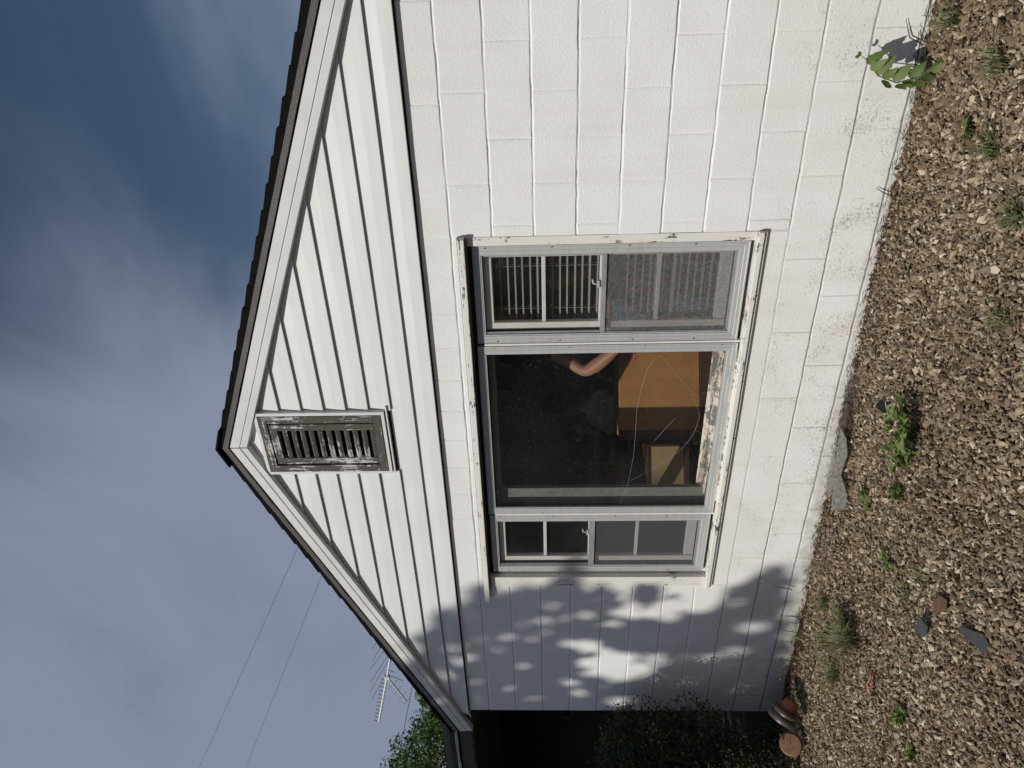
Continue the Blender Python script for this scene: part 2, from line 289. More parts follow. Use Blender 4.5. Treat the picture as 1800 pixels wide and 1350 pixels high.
# gravel: loose stone chips
def gravel():
    t_=(1+5**.5)/2
    iv=np.array([(-1,t_,0),(1,t_,0),(-1,-t_,0),(1,-t_,0),(0,-1,t_),(0,1,t_),(0,-1,-t_),(0,1,-t_),(t_,0,-1),(t_,0,1),(-t_,0,-1),(-t_,0,1)],float); iv/=np.linalg.norm(iv[0])
    fi=np.array([(0,11,5),(0,5,1),(0,1,7),(0,7,10),(0,10,11),(1,5,9),(5,11,4),(11,10,2),(10,7,6),(7,1,8),(3,9,4),(3,4,2),(3,2,6),(3,6,8),(3,8,9),(4,9,5),(2,4,11),(6,2,10),(8,6,7),(9,8,1)])
    def layer(x0,x1,y0,y1,cell,smin,smax,zoff,keep=1.0):
        gx,gy=np.meshgrid(np.arange(x0,x1,cell),np.arange(y0,y1,cell),indexing='ij'); P=np.stack([gx.ravel(),gy.ravel()],1); P=P+rng.uniform(-.5,.5,P.shape)*cell*1.1
        P=P[rng.random(len(P))<keep]; P=P[(P[:,1]<-.012)]
        n=len(P); s=smin+(smax-smin)*rng.random(n)**1.8
        z=gheight(P[:,0],P[:,1])+zoff*rng.random(n)+s*.15
        return P,s,z
    parts=[]
    parts.append(layer(-.4,5.5,-2.7,.0,.0125,.0055,.0122,.010))
    parts.append(layer(-.4,5.5,-2.7,.0,.023,.0075,.0165,.016))
    parts.append(layer(.5,5.5,-2.7,.0,.085,.011,.019,.012))
    parts.append(layer(-4,-.4,-3.5,.0,.04,.014,.026,.01)); parts.append(layer(5.5,8,-3.5,.0,.04,.014,.026,.01)); parts.append(layer(-.4,5.5,-4.2,-2.7,.035,.014,.026,.01))
    P=np.concatenate([p[0] for p in parts]); s=np.concatenate([p[1] for p in parts]); z=np.concatenate([p[2] for p in parts])
    bare=(P[:,0]<1.25-.3*np.sin(P[:,1]*40))&(P[:,1]>-.15-.03*np.sin(P[:,0]*21))&(rng.random(len(P))<.9)   # bare soil strip along the shaded wall foot
    P=P[~bare]; s=s[~bare]; z=z[~bare]; n=len(P)
    # stones lying at the wall are smaller and darker
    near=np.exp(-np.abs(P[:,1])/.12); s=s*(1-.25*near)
    V=iv[None]*(1+rng.uniform(-.42,.38,(n,12,1))); sc=np.stack([1.15+.5*rng.random(n),.65+.4*rng.random(n),.28+.4*rng.random(n)],1); V=V*sc[:,None,:]
    # random orientation, mostly flat lying
    yaw=rng.uniform(0,2*np.pi,n); pit=rng.normal(0,.75,n); rol=rng.normal(0,.75,n)
    def rot(V,a,i,j):
        c,s_=np.cos(a)[:,None],np.sin(a)[:,None]; A,B=V[...,i].copy(),V[...,j].copy(); V[...,i]=c*A-s_*B; V[...,j]=s_*A+c*B
    rot(V,pit,1,2); rot(V,rol,0,2); rot(V,yaw,0,1)
    V=V*s[:,None,None]+np.stack([P[:,0],P[:,1],z],1)[:,None,:]
    V[...,1]=np.minimum(V[...,1],-.0105)
    F=(fi[None]+12*np.arange(n)[:,None,None]).reshape(-1,3)
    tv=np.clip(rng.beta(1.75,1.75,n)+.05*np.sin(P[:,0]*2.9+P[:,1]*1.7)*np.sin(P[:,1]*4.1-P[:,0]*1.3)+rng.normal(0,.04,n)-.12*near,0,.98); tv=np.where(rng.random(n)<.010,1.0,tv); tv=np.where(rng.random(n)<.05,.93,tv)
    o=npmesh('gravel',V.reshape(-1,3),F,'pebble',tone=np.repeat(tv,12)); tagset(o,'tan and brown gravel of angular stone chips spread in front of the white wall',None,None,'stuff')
gravel()

# =====================================================  HOUSE
house=thing('house',(2.57,4,0),'white painted block house with pale sided gable, dark shingles and wide window','house')
XR=5.14; APX=2.575; SL=.411
WX0,WX1,WZ0,WZ1=1.37,3.80,.64,2.075
# block wall as a relief: tooled bed joints and thin head joints
def blockwall():
    Hc=.2032; lines=[.10+Hc*k for k in range(0,12)]
    ev=[.198+.4064*n for n in range(0,13)]; od=[.401+.4064*n for n in range(0,12)]; lint=[3.796-.2032*n for n in range(14)]+[.803,.40,4.0,4.42,4.83]
    xs=set(np.round(np.arange(0,XR+.001,.02),4).tolist())
    for j in ev+od+lint:
        for d in (-.006,-.0035,-.0015,0,.0015,.0035,.006): xs.add(round(j+d,4))
    for e in (WX0,WX1,.004,.01,XR-.004,XR-.01,XR): xs.add(e)
    xs=np.array(sorted(x for x in xs if 0<=x<=XR)); 
    zs=set(); 
    for l in lines:
        for d in (-.014,-.010,-.008,-.0065,-.005,-.0035,-.002,0,.002,.0035,.005,.0065,.008,.010,.014): zs.add(round(l+d,4))
        for d in (.03,.05,.075,.1,.125,.15,.17): zs.add(round(l+d,4))
    for e in (-.35,-.2,-.1,-.05,0,.03,.06,WZ0,WZ1,2.36,.50): zs.add(e)
    zs=np.array(sorted(z for z in zs if -.35<=z<=2.36))
    X,Z=np.meshgrid(xs,zs,indexing='ij')
    ci=np.floor((Z-.10)/Hc).astype(int)
    k=np.round((Z-.10)/Hc).astype(int)
    wob=.0009*np.sin(X*9+k*1.7)+.0008*np.sin(X*23+k*4.1)+.0007*np.sin(X*61+k*2.2)+.0005*np.sin(X*140+k)
    dz=Z-(.10+Hc*k)+wob; irr=(k==2)&(X>WX0-.1)&(X<WX1+.02)
    dep=.0040*(1+.35*np.sin(X*7+k*2.6)+.3*np.sin(X*31+k))
    dep=np.where(irr,.0015,dep); dep=np.where(k<0,0,dep); dep=np.where((k==3)&(X>WX0-.03)&(X<WX1),0,dep)
    def prof(d,wd): a=np.clip(1-np.abs(d)/wd,0,1); return np.sqrt(a)*(a>0)
    g=prof(dz,.0060); Y=dep*g
    groove=g*(dep>.001)
    hj=np.zeros_like(X)
    for c in range(-1,11):
        js=lint if c==10 else (ev if c%2==0 else od)   # c counts up from the ground; c==10 is the lintel course
        dj=np.min(np.abs(X[...,None]-np.array(js)+ (.0012*np.sin(Z*80))[...,None]),axis=-1)
        hj=np.where(ci==c,prof(dj,.0042),hj)
    hj=np.where((Z<WZ0)&(Z>.507)&(X>WX0)&(X<WX1),0,hj)
    hj=np.maximum(hj,np.where((Z<WZ0)&(Z>.506),prof(np.minimum(abs(X-WX0),abs(X-WX1)),.0045),0))
    amp=.35+.65*(np.sin(X*2.7+ci*5.1)*.5+.5)
    Y=np.maximum(Y,.0028*hj*amp); groove=np.maximum(groove,.6*hj*amp)
    # each block face sits a hair differently; rounded ends
    bx=np.floor((X-np.where(ci%2==0,.198,.401))/.4064); Y=Y+.0011*np.sin(bx*12.9+ci*78.2)+.0007*np.sin(X*13)*np.sin(Z*17)
    Y=Y-.012*np.clip((.045-Z)/.05,0,1)*(1+.5*np.sin(X*11)+.4*np.sin(X*27))   # swollen footing edge
    Y=Y+.006*np.clip(1-X/.01,0,1)
    inw=(X>WX0+1e-6)&(X<WX1-1e-6)&(Z>WZ0+1e-6)&(Z<WZ1-1e-6)
    nx,nz=X.shape; V=np.stack([X,Y,Z],-1).reshape(-1,3)
    I,J=np.meshgrid(np.arange(nx-1),np.arange(nz-1),indexing='ij')
    cxm=(X[:-1,:-1]+X[1:,1:])/2; czm=(Z[:-1,:-1]+Z[1:,1:])/2
    keep=~((cxm>WX0)&(cxm<WX1)&(czm>WZ0)&(czm<WZ1))
    a=(I*nz+J)[keep]; F=np.stack([a,a+nz,a+nz+1,a+1],1)
    o=npmesh('block_wall',V,F,'block',house,smooth=True)
    at=o.data.attributes.new('groove','FLOAT','POINT'); at.data.foreach_set('value',groove.astype(np.float32).ravel())
    # opening sides, back and side walls
    mb=MB(); T=.19
    mb.box(WX0-.05,WX0,.012,T,WZ0,WZ1); mb.box(WX1,WX1+.05,.012,T,WZ0,WZ1); mb.box(WX0-.05,WX1+.05,.012,T,WZ1,WZ1+.05); mb.box(WX0-.05,WX1+.05,.012,T,WZ0-.05,WZ0)
    mb.box(0,.19,.008,7.5,-.3,2.36); mb.box(XR-.19,XR,.008,7.5,-.3,2.36); mb.box(.19,XR-.19,7.3,7.5,-.3,2.36)
    build('side_walls',mb,'block',house)
blockwall()
# gable siding
def rake(x): return 3.404-SL*abs(x-APX)
VX0,VX1,VZ0,VZ1=2.375,2.80,2.59,3.32
def siding():
    mb=MB(); z=2.292; e=.127; i=0
    while z<3.45:
        z1=z+e+.006
        def half(zz): return max(0.0,(3.404+.05-zz)/SL)
        a0,b0=max(APX-half(z),-.02),min(APX+half(z),XR+.01); a1,b1=max(APX-half(z1),-.02),min(APX+half(z1),XR+.01)
        segs=[(a0,b0,a1,b1)]
        if z1>VZ0 and z<VZ1-.02: segs=[(a0,VX0-.004,min(a1,VX0-.005),VX0-.004),(VX1+.004,b0,VX1+.004,max(b1,VX1+.005))]
        elif i<2: segs=[(a0,1.985,a1,1.985),(1.955,b0,1.955,b1)]
        for si,(p,q,p1,q1) in enumerate(segs):
            if q-p<.01: continue
            n=max(2,int((q-p)/.12)); off=.0016 if (i<2 and si==1) else 0
            vs=[];
            for k in range(n+1):
                s=k/n; xa=p+(q-p)*s; xb=p1+(q1-p1)*s; wv=.0007*math.sin(xa*5+i*2)-(.0015 if i==0 else 0)
                vs+=[(xa,-.008,z+.002),(xa,-.0235-off+wv,z),(xa,-.0245-off+wv,z+.0025),(xa*.5+xb*.5,-.0188-off+wv,z+.063),(xb,-.0085-off,z1)]
            fs=[(k*5+j,(k+1)*5+j,(k+1)*5+j+1,k*5+j+1) for k in range(n) for j in range(4)]
            fs+=[(4,3,2,1,0),tuple(n*5+j for j in range(5))]
            mb.add(vs,fs)
        z+=e; i+=1
    build('gable_siding',mb,'siding',house)
    s=MB(); s.prism([(0,2.285),(VX0,2.285),(VX0,3.35),(APX,3.42),(-.02,2.36)],-.006,.05); s.prism([(VX1,2.285),(XR,2.285),(XR,2.36),(APX,3.42),(VX1,3.33)],-.006,.05); s.prism([(VX0,2.285),(VX1,2.285),(VX1,VZ0),(VX0,VZ0)],-.006,.05); s.prism([(VX0,VZ1),(VX1,VZ1),(APX,3.42)],-.006,.05)
    build('gable_sheathing',s,'dark_gap',house)
siding()
# rake trims, drip edges
YF=-.052
for sgn,xe in ((-1,-.18),(1,XR+.2)):
    a=APX+sgn*.0035
    ra=lambda x: rake(x)
    mb=MB()
    prof=[(0,YF+.004),(.004,YF),(.040,YF-.0005),(.0425,YF+.0025),(.046,YF+.0025),(.0485,YF-.002),(.100,YF-.002),(.103,YF+.003),(.103,YF+.05),(0,YF+.05)]
    n=len(prof); vs=[];K=60
    for k in range(K+1):
        x=a+(xe-a)*k/K; wv=.0006*math.sin(x*9)
        vs+=[(x,y+wv,ra(x)+h) for h,y in prof]
    fs=[(k*n+j,k*n+(j+1)%n,(k+1)*n+(j+1)%n,(k+1)*n+j) for k in range(K) for j in range(n)]
    fs+=[tuple(range(n)),tuple(K*n+j for j in range(n-1,-1,-1))]
    mb.add(vs,fs); build('rake_trim',mb,'trim',house)
    mb=MB(); x0=APX; K=90; vs=[]
    for k in range(K+1):
        x=x0+(xe-x0)*k/K; wob=.002*math.sin(x*8)+.0012*math.sin(x*31)
        vs+=[(x,YF-.005+wob,ra(x)+.112+abs(wob)*.5),(x,YF-.007+wob,ra(x)+.143),(x,YF+.05,ra(x)+.143),(x,YF+.05,ra(x)+.112)]
    mb.add(vs,[(k*4+j,k*4+(j+1)%4,(k+1)*4+(j+1)%4,(k+1)*4+j) for k in range(K) for j in range(4)]+[(0,1,2,3),(K*4+3,K*4+2,K*4+1,K*4)])
    build('drip_edge',mb,'drip_metal',house)
mb=MB(); mb.prism([(APX-.06,3.385),(APX,3.41),(APX+.06,3.385),(APX+.06,3.49),(APX,3.512),(APX-.06,3.49)],YF+.012,YF+.06); build('ridge_backing',mb,'dark_gap',house)
# roof of shingle courses; deck below
def roofmesh():
    mb=MB(); d=MB(); ca=1/math.sqrt(1+SL*SL)
    for sgn,xe in ((-1,-.20),(1,XR+.2)):
        Ls=abs(xe-APX)/ca; s=0;k=0; st=.137
        pos=[]
        while s<Ls: pos.append(s); s+=st
        for k,s in enumerate(pos):
            s1=min(s+st+.004,Ls+.01); jit=random.uniform(-.006,.004); lift=.012+random.uniform(-.002,.002)
            def P(ss,h): x=APX+sgn*ss*ca; return x, rake(x)+.163+h+.012
            (xa,za),(xb,zb)=P(s,.003),P(s1,lift); y0=-.050+jit; y1=7.7
            nn=6
            mb.add([(xa,y0,za),(xb,y0,zb),(xb,y1,zb),(xa,y1,za),(xa,y0,za-.032),(xb,y0,zb-.040),(xb,y1,zb-.040),(xa,y1,za-.032)],[(0,1,2,3),(7,6,5,4),(0,4,5,1),(1,5,6,2),(2,6,7,3),(3,7,4,0)])
        x=xe; d.add([(APX,YF+.051,rake(APX)+.148),(x,YF+.051,rake(x)+.148),(x,7.65,rake(x)+.148),(APX,7.65,rake(APX)+.148),(APX,YF+.051,rake(APX)+.06),(x,YF+.051,rake(x)+.06),(x,7.65,rake(x)+.06),(APX,7.65,rake(APX)+.06)],[(0,1,2,3),(7,6,5,4),(0,4,5,1),(1,5,6,2),(2,6,7,3),(3,7,4,0)])
    r=build('roof',d,'soffit_shade_dark',house); mb.prism([(APX-.13,rake(APX)+.125),(APX,rake(APX)+.168),(APX+.13,rake(APX)+.125),(APX+.13,rake(APX)+.135),(APX,rake(APX)+.183),(APX-.13,rake(APX)+.135)],-.069,7.7)
    o=build('shingles',mb,'shingle',None,loc=ORG[house.name]); o.location=(0,0,0); o.parent=r; ORG[o.name]=ORG[house.name]
roofmesh()
# gable vent
def vent():
    yo=-.047; f=MB()
    t=.02; x0,x1,z0,z1=2.368,2.806,2.583,3.328
    f.box(x0,x0+t,yo+.004,.01,z0,z1); f.box(x1-t,x1,yo+.004,.01,z0,z1); f.box(x0+t,x1-t,yo+.004,.01,z1-t,z1); f.box(x0+t,x1-t,yo+.004,.01,z0,z0+t)
    f.box(x0-.002,x1+.03,yo+.012,-.006,z0-.016,z0-.007)
    v=build('gable_vent',f,'trim',house,bevel=.0015)
    def sub(n,mb,m,bevel=.002):
        o=build(n,mb,m,house,bevel=bevel); o.parent=v; return o
    a0,a1,c0,c1=x0+t+.001,x1-t-.001,z0+t+.001,z1-t-.001; b=.048
    for xa_ in (a0,a1-b): sub('frame_stile',MB().box(xa_,xa_+b,yo,.04,c0+b+.001,c1-b-.001),'vent_wood_v')
    for za_ in (c0,c1-b): sub('frame_rail',MB().box(a0,a1,yo,.04,za_,za_+b),'vent_wood_h')
    g=.006; a2,a3,c2,c3=a0+b+g,a1-b-g,c0+b+.001,c1-b-g; q=.042; yi=yo-.004
    sub('inner_stile',MB().box(a2,a2+q,yi+.012,.04,c2,c3),'vent_wood_v'); sub('inner_stile',MB().box(a3-q,a3,yi+.002,.04,c2,c3-.002),'vent_wood_v')
    mb=MB(); mb.box(a2+q+.001,a3-q-.001,yi+.008,.04,c3-q,c3); sub('inner_rail',mb,'vent_wood_h')
    zb,zt=c2,c3-q; n=11; p=(zt-zb)/n
    for k in range(n):
        z=zb+p*(k+.30); mb=MB(); h=.026
        mb.add([(a2+q+.001,-.034,z-.020),(a3-q-.001,-.034,z-.020),(a3-q-.001,.012,z+.022),(a2+q+.001,.012,z+.022),(a2+q+.001,-.040,z+.001),(a3-q-.001,-.040,z+.001),(a3-q-.001,.005,z+.030),(a2+q+.001,.005,z+.030)],[(3,2,1,0),(4,5,6,7),(0,1,5,4),(1,2,6,5),(2,3,7,6),(3,0,4,7)])
        sub('louver',mb,'vent_wood_h',.001)
    mb=MB(); mb.box(x0+.01,x1-.01,.16,.18,z0,z1); mb.box(a0,a0+.01,.04,.16,z0,z1); mb.box(a1-.01,a1,.04,.16,z0,z1); mb.box(a0+.01,a1-.01,.04,.16,z1-.03,z1-.02); mb.box(a0+.01,a1-.01,.04,.16,z0+.02,z0+.03); sub('duct',mb,'dark_gap',0)
vent()
# corner piece: frieze under siding
# ---- window casing
YS=.018
def bx(name,m,x0,x1,y0,y1,z0,z1,par=house,bevel=.002,lab=None):
    o=build(name,MB().box(x0,x1,y0,y1,z0,z1),m,house,bevel=bevel)
    if par is not house: o.parent=par
    if lab: o['label']=lab
    return o
cas=MB(); o=build('window_casing',MB().box(WX0-.11,WX1+.002,-.043,.03,2.066,2.098),'window_wood_h',house,bevel=.003)
cas=o
bx('header_shade_board','soffit_shade_dark',WX0,WX1,-.030,.15,2.058,2.0655,cas,0)  # dark board added to deepen the shade under the header
bx('head_flashing','aluminium_dull',WX0-.10,WX1+.004,-.030,.0,2.099,2.103,cas,0)
bx('right_jamb','window_wood_v',3.755,WX1,-.004,.15,.655,2.065,cas)
bx('left_jamb','window_wood_v',WX0,1.452,-.004,.15,.655,2.065,cas)
bx('left_stop','window_wood_v',1.453,1.50,.036,.15,.655,2.065,cas)
bx('head_board','soffit_shade_dark',1.453,3.754,.036,.15,1.99,2.065,cas)  # recess shade put into this board's dark colour
bx('window_sill','window_wood_h',WX0-.004,WX1+.001,-.028,.15,.628,.654,cas,.003)
bx('sill_lip','window_wood_v',WX0,WX1-.001,-.016,.02,.612,.6275,cas,.002)
bx('mullion','white_paint',1.976,1.988,YS-.001,.10,.656,2.0,cas,.001); bx('mullion','white_paint',3.1835,3.195,YS-.001,.10,.656,2.0,cas,.001)
bx('mullion_post','dark_gap',1.95,2.02,.036,.10,.656,2.0,cas,.001); bx('mullion_post','dark_gap',3.16,3.22,.036,.10,.656,2.0,cas,.001)
# ---- storm windows
def frame(name,x0,x1,z0,z1,w,y0,y1,m,wt=None,wb=None,skew=0.0):
    """mitred frame with three shallow flutes per face"""
    mb=MB(); wt=wt or w; wb=wb or w
    def bar(p0,p1,q1,q0):  # outer p0->p1, inner q0->q1, corners in xz
        ks=[0,.12,.16,.20,.46,.50,.54,.84,.88,1.]; ys=[0,0,.0018,0,0,.0018,0,0,.003,.003]
        vs=[]
        for k,yy in zip(ks,ys):
            vs.append((p0[0]+(q0[0]-p0[0])*k,y0+yy,p0[1]+(q0[1]-p0[1])*k)); vs.append((p1[0]+(q1[0]-p1[0])*k,y0+yy,p1[1]+(q1[1]-p1[1])*k))
        n=len(ks); vs+=[(p0[0],y1,p0[1]),(p1[0],y1,p1[1]),(q0[0],y1,q0[1]),(q1[0],y1,q1[1])]; b=2*n
        fs=[(2*i,2*i+2,2*i+3,2*i+1) for i in range(n-1)]+[(0,1,b+1,b),(2*n-2,b+2,b+3,2*n-1),(b,b+1,b+3,b+2)]
        fs+=[tuple([2*i for i in range(n)][::-1]+[b,b+2]),tuple([2*i+1 for i in range(n)]+[b+3,b+1])]
        mb.add(vs,fs)
    A,B,C,D=(x0,z0),(x1,z0),(x1,z1),(x0,z1); a,b_,c,d=(x0+w,z0+wb),(x1-w,z0+wb),(x1-w,z1-wt),(x0+w,z1-wt)
    bar(A,B,b_,a); bar(B,C,c,b_); bar(C,D,d,c); bar(D,A,a,d)
    return build(name,mb,m,house)
def screws(par,pts):
    for x,z in pts:
        mb=MB(); mb.lathe([(0,-.0035),(.0028,-.003),(.0034,0)],(x,YS-.0008,z),(0,1,0),10); o=build('screw',mb,'dark_gap',house); o.parent=par
def storm(x0,x1,zm0,zm1,skey,lab,gl):
    fr=frame('storm_window',x0,x1,.674,2.035,.050,YS,YS+.016,'aluminium',.045,.056); fr['label']=lab
    def sub(n,mb,m,b=0): o=build(n,mb,m,house,bevel=b); o.parent=fr; return o
    i0,i1=x0+.051,x1-.051
    sub('meeting_rail',MB().box(i0,i1,YS+.003,YS+.016,zm0,zm0+.013).box(i0,i1,YS+.0065,YS+.016,zm0+.0132,zm1),'aluminium_dull',.001)
    # upper glass insert with slim frame
    sub('sash_edge',MB().box(i0,i0+.012,YS+.010,YS+.018,zm1+.001,1.985),'aluminium_dull',.001); sub('sash_edge',MB().box(i1-.009,i1,YS+.010,YS+.018,zm1+.001,1.985),'aluminium_dull',.001)
    sub('upper_pane',MB().add([(i0+.012,YS+.016,zm1),(i1-.009,YS+.016,zm1),(i1-.009,YS+.016,1.985),(i0+.012,YS+.016,1.985)],[(0,1,2,3)]),gl)
    sub('screen',MB().add([(i0,YS+.012,.729),(i1,YS+.012,.729),(i1,YS+.012,zm0),(i0,YS+.012,zm0)],[(0,1,2,3)]),skey)
    s=MB(); s.box(i0,i0+.006,YS+.006,YS+.018,.735,zm0-.001); s.box(i1-.005,i1,YS+.006,YS+.018,.735,zm0-.001); s.box(i0+.0058,i1-.0048,YS+.0065,YS+.018,.730,.7405); sub('screen_frame',s,'aluminium_dull',.001)
    zs=[.9,1.22,1.60,1.93]
    screws(fr,[(x0+.012,z) for z in zs]+[(x1-.010,z+.04) for z in zs])
    return fr
storm(3.199,3.745,1.367,1.391,'screen_sparkle','storm window right of the big pane, sparkling screen over its lower half','glass_plain')
storm(1.484,1.974,1.380,1.416,'screen_grey','storm window left of the big pane, grey screen over its lower half','glass_plain')
# ---- picture window
pw=frame('picture_window',1.990,3.180,.664,2.040,.050,YS-.003,YS+.014,'aluminium',.045,.056); pw['label']='large centre storm frame with cracked fixed glass'
def psub(n,mb,m,b=0,sm=False): o=build(n,mb,m,house,bevel=b,smooth=sm); o.parent=pw; return o
psub('pane',MB().add([(2.039,YS+.008,.719),(3.131,YS+.008,.719),(3.131,YS+.008,1.996),(2.039,YS+.008,1.996)],[(0,1,2,3)]),'glass_big')
screws(pw,[(2.0,z) for z in (.8,1.1,1.4,1.7)]+[(3.171,z) for z in (.75,1.15,1.55,1.95)])
m,t,b=mat('crack_edge',(.30,.31,.30),.3,.6); M['crack']=m
for pts in ([(3.14,1.04),(3.10,1.09),(3.03,1.13),(2.9,1.155),(2.77,1.17),(2.6,1.168),(2.45,1.17),(2.25,1.19),(2.08,1.23)],[(2.26,1.18),(2.33,1.08),(2.40,.985),(2.49,.90),(2.56,.855),(2.63,.83),(2.73,.815),(2.84,.86),(2.9,.89)],[(2.55,1.06),(2.61,1.02),(2.67,.98),(2.71,.95)],[(3.12,1.06),(2.96,.94),(2.84,.83)],[(2.63,.83),(2.60,.79),(2.66,.775)]):
    psub('crack',MB().tube([(5.096+(x-5.096)*1.007,YS+.0065,z) for x,z in pts],[.0003+.0004*math.sin(math.pi*(i+.6)/(len(pts)+.2)) for i in range(len(pts))],5),'crack')
# inner wood window behind the storm pane
simple('inner_frame_grey',(.20,.205,.185),.6,.3,.35,20)  # plain darker grey for the whole inner frame
inn=build('inner_sash',MB().box(2.0,2.060,.075,.12,.665,1.99).box(2.0605,2.135,.088,.12,.665,1.99).box(3.13,3.19,.075,.12,.665,1.99).box(2.1355,3.129,.075,.12,1.955,1.99),'inner_frame_grey',house,bevel=.003,label='fixed wooden frame behind the cracked pane')
o=build('sill_slope',MB().prism([(2.086,.64),(3.129,.64),(3.129,.70),(2.086,.70)],.016,.15),'sill_peeling',house,bevel=.003); o.parent=inn
mb=MB(); mb.add([(2.086,.055,.70),(3.129,.055,.70),(3.129,.080,.715),(2.086,.080,.715),(2.086,.12,.765),(3.129,.12,.765),(2.086,.12,.70),(3.129,.12,.70)],[(0,1,3,2),(2,3,5,4),(0,2,4,6),(1,7,5,3),(4,5,7,6)]); o=build('bottom_rail',mb,'sill_peeling',house); o.parent=inn
# old sash windows behind both storms
def sash(x0,x1,zmid,lab):
    s=build('sash_window',MB().box(x0,x0+.042,.052,.085,.74,1.99).box(x1-.040,x1,.052,.085,.74,1.99).box(x0+.043,x1-.041,.052,.085,1.945,1.99).box(x0+.043,x1-.041,.058,.09,.74,.80).box(x0+.043,x1-.041,.05,.085,zmid-.018,zmid+.018),'white_paint',house,bevel=.003,label=lab)
    zu=(1.945+zmid)/2+.02; zl=(.80+zmid)/2+.01
    for z in (zu,zl):
        o=build('muntin',MB().box(x0+.043,x1-.041,.056,.080,z-.010,z+.010),'white_paint',house,bevel=.002); o.parent=s
    for z0,z1 in ((zmid+.018,1.945),(.80,zmid-.018)):
        o=build('pane',MB().add([(x0+.042,.072,z0),(x1-.04,.072,z0),(x1-.04,.072,z1),(x0+.042,.072,z1)],[(0,1,2,3)]),'glass_plain',house); o.parent=s
    mb=MB(); 
    o=build('sash_lock',MB().box(x0+.235,x0+.275,.04,.052,zmid+.018,zmid+.030).tube([(x0+.255,.046,zmid+.03),(x0+.262,.044,zmid+.05),(x0+.285,.044,zmid+.055)],.006,8),'cord_white',house,smooth=False,bevel=.002); o.parent=s
    return s
sash(3.262,3.712,1.38,'wooden sash behind the right storm window'); sash(1.548,1.966,1.40,'wooden sash behind the left storm window')
# interior room (part of the house)
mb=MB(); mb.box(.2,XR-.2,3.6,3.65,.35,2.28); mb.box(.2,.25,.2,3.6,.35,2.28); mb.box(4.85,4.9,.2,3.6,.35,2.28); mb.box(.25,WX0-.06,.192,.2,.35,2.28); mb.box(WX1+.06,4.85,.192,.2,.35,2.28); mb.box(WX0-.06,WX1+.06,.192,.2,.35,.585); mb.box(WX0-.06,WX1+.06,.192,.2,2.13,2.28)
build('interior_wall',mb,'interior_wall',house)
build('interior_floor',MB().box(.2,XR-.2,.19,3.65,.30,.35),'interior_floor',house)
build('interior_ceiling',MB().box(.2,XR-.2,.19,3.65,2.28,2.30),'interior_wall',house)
# porch wing at the left: eave, fascia, roof, recessed wall with shade in its colour
def porch():
    p=build('porch_roof',MB().add([(-.2,.04,2.425),(-7,.04,2.425),(-7,3.4,3.35),(-.2,3.4,3.35),(-.2,.06,2.40),(-7,.06,2.40),(-7,3.4,3.33),(-.2,3.4,3.33)],[(0,3,2,1),(4,5,6,7),(0,1,5,4),(1,2,6,5),(2,3,7,6),(3,0,4,7)]),'shingle',house,label='dark roof of the recessed porch wing')
    def sub(n,mb,m,b=0): o=build(n,mb,m,house,bevel=b); o.parent=p; return o
    sub('fascia',MB().box(-7,-.19,.05,.08,2.30,2.40),'soffit_shade_dark',.002)
    mb=MB(); xs=[-.2-.12*k for k in range(57)]; vs=[]
    for x in xs:
        r=.006*math.sin(x*17)+.004*math.sin(x*41); vs+=[(x,.035,2.432+r),(x,.030,2.412+r*.5),(x,.06,2.44)]
    mb.add(vs,[(3*k+j,3*k+j+1,3*k+j+4,3*k+j+3) for k in range(56) for j in range(2) if False]+[(3*k,3*k+3,3*k+4,3*k+1) for k in range(56)]+[(3*k+2,3*k+5,3*k+3,3*k) for k in range(56)]); sub('drip_flashing',mb,'aluminium_dull')
    sub('porch_soffit',MB().box(-7,-.19,.08,2.2,2.285,2.298),'soffit_shade_dark')
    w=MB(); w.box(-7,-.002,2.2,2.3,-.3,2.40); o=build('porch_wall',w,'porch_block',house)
    # pierced screen blocks
    for i in range(6):
        for j in range(5):
            q=build('screen_block_hole',MB().box(-3.5-i*.16,-3.44-i*.16,2.19,2.199,1.55+j*.11,1.60+j*.11),'dark_gap',house); q.parent=o
    build('porch_floor',MB().box(-7,-.002,.0,2.2,-.3,-.01),'porch_block',house)
    build('porch_end_wall',MB().box(-7.2,-7.0,.0,2.3,-.3,2.28),'porch_block',house)
    build('wall_bracket',MB().box(-3.35,-3.0,2.12,2.199,1.37,1.40).box(-3.35,-3.31,2.12,2.199,1.40,1.50).box(-3.25,-3.1,2.15,2.199,1.45,1.47),'soffit_shade_dark',house,bevel=.004)
porch()

# =====================================================  INSIDE THE WINDOW
bl=thing('venetian_blind',(3.48,.12,1.98),'cream venetian blind hanging behind the right-hand sash window','blind')
build('headrail',MB().box(3.265,3.70,.100,.135,1.955,1.985),'slat_vinyl',bl,bevel=.002)
z=1.945; k=0
while z>.76:
    sag=.0015*math.sin(k*2.1); tl=.0040 if z>1.38 else .0035+.009*(1.0<z<1.12)
    mb=MB(); vs=[]; 
    for s in np.linspace(-1,1,7):
        y=.117+s*.0105; zz=z-s*tl*-1+ .0025*(1-s*s)+sag
        vs+=[(3.268,y,zz),(3.698,y,zz+random.uniform(-.001,.001))]
    vs+=[(x,y,zz-.0008) for x,y,zz in vs]
    n=7; fs=[(2*i,2*i+1,2*i+3,2*i+2) for i in range(n-1)]+[(14+2*i,14+2*i+2,14+2*i+3,14+2*i+1) for i in range(n-1)]+[(0,14,15,1),(12,13,27,26)]
    mb.add(vs,fs); build('slat',mb,'slat_vinyl',bl); z-=.0385; k+=1
for x in (3.36,3.60):
    build('ladder_cord',MB().tube([(x,.104,1.96),(x,.104,.78)],.0009,5).tube([(x,.130,1.96),(x,.130,.78)],.0009,5),'cord_white',bl)
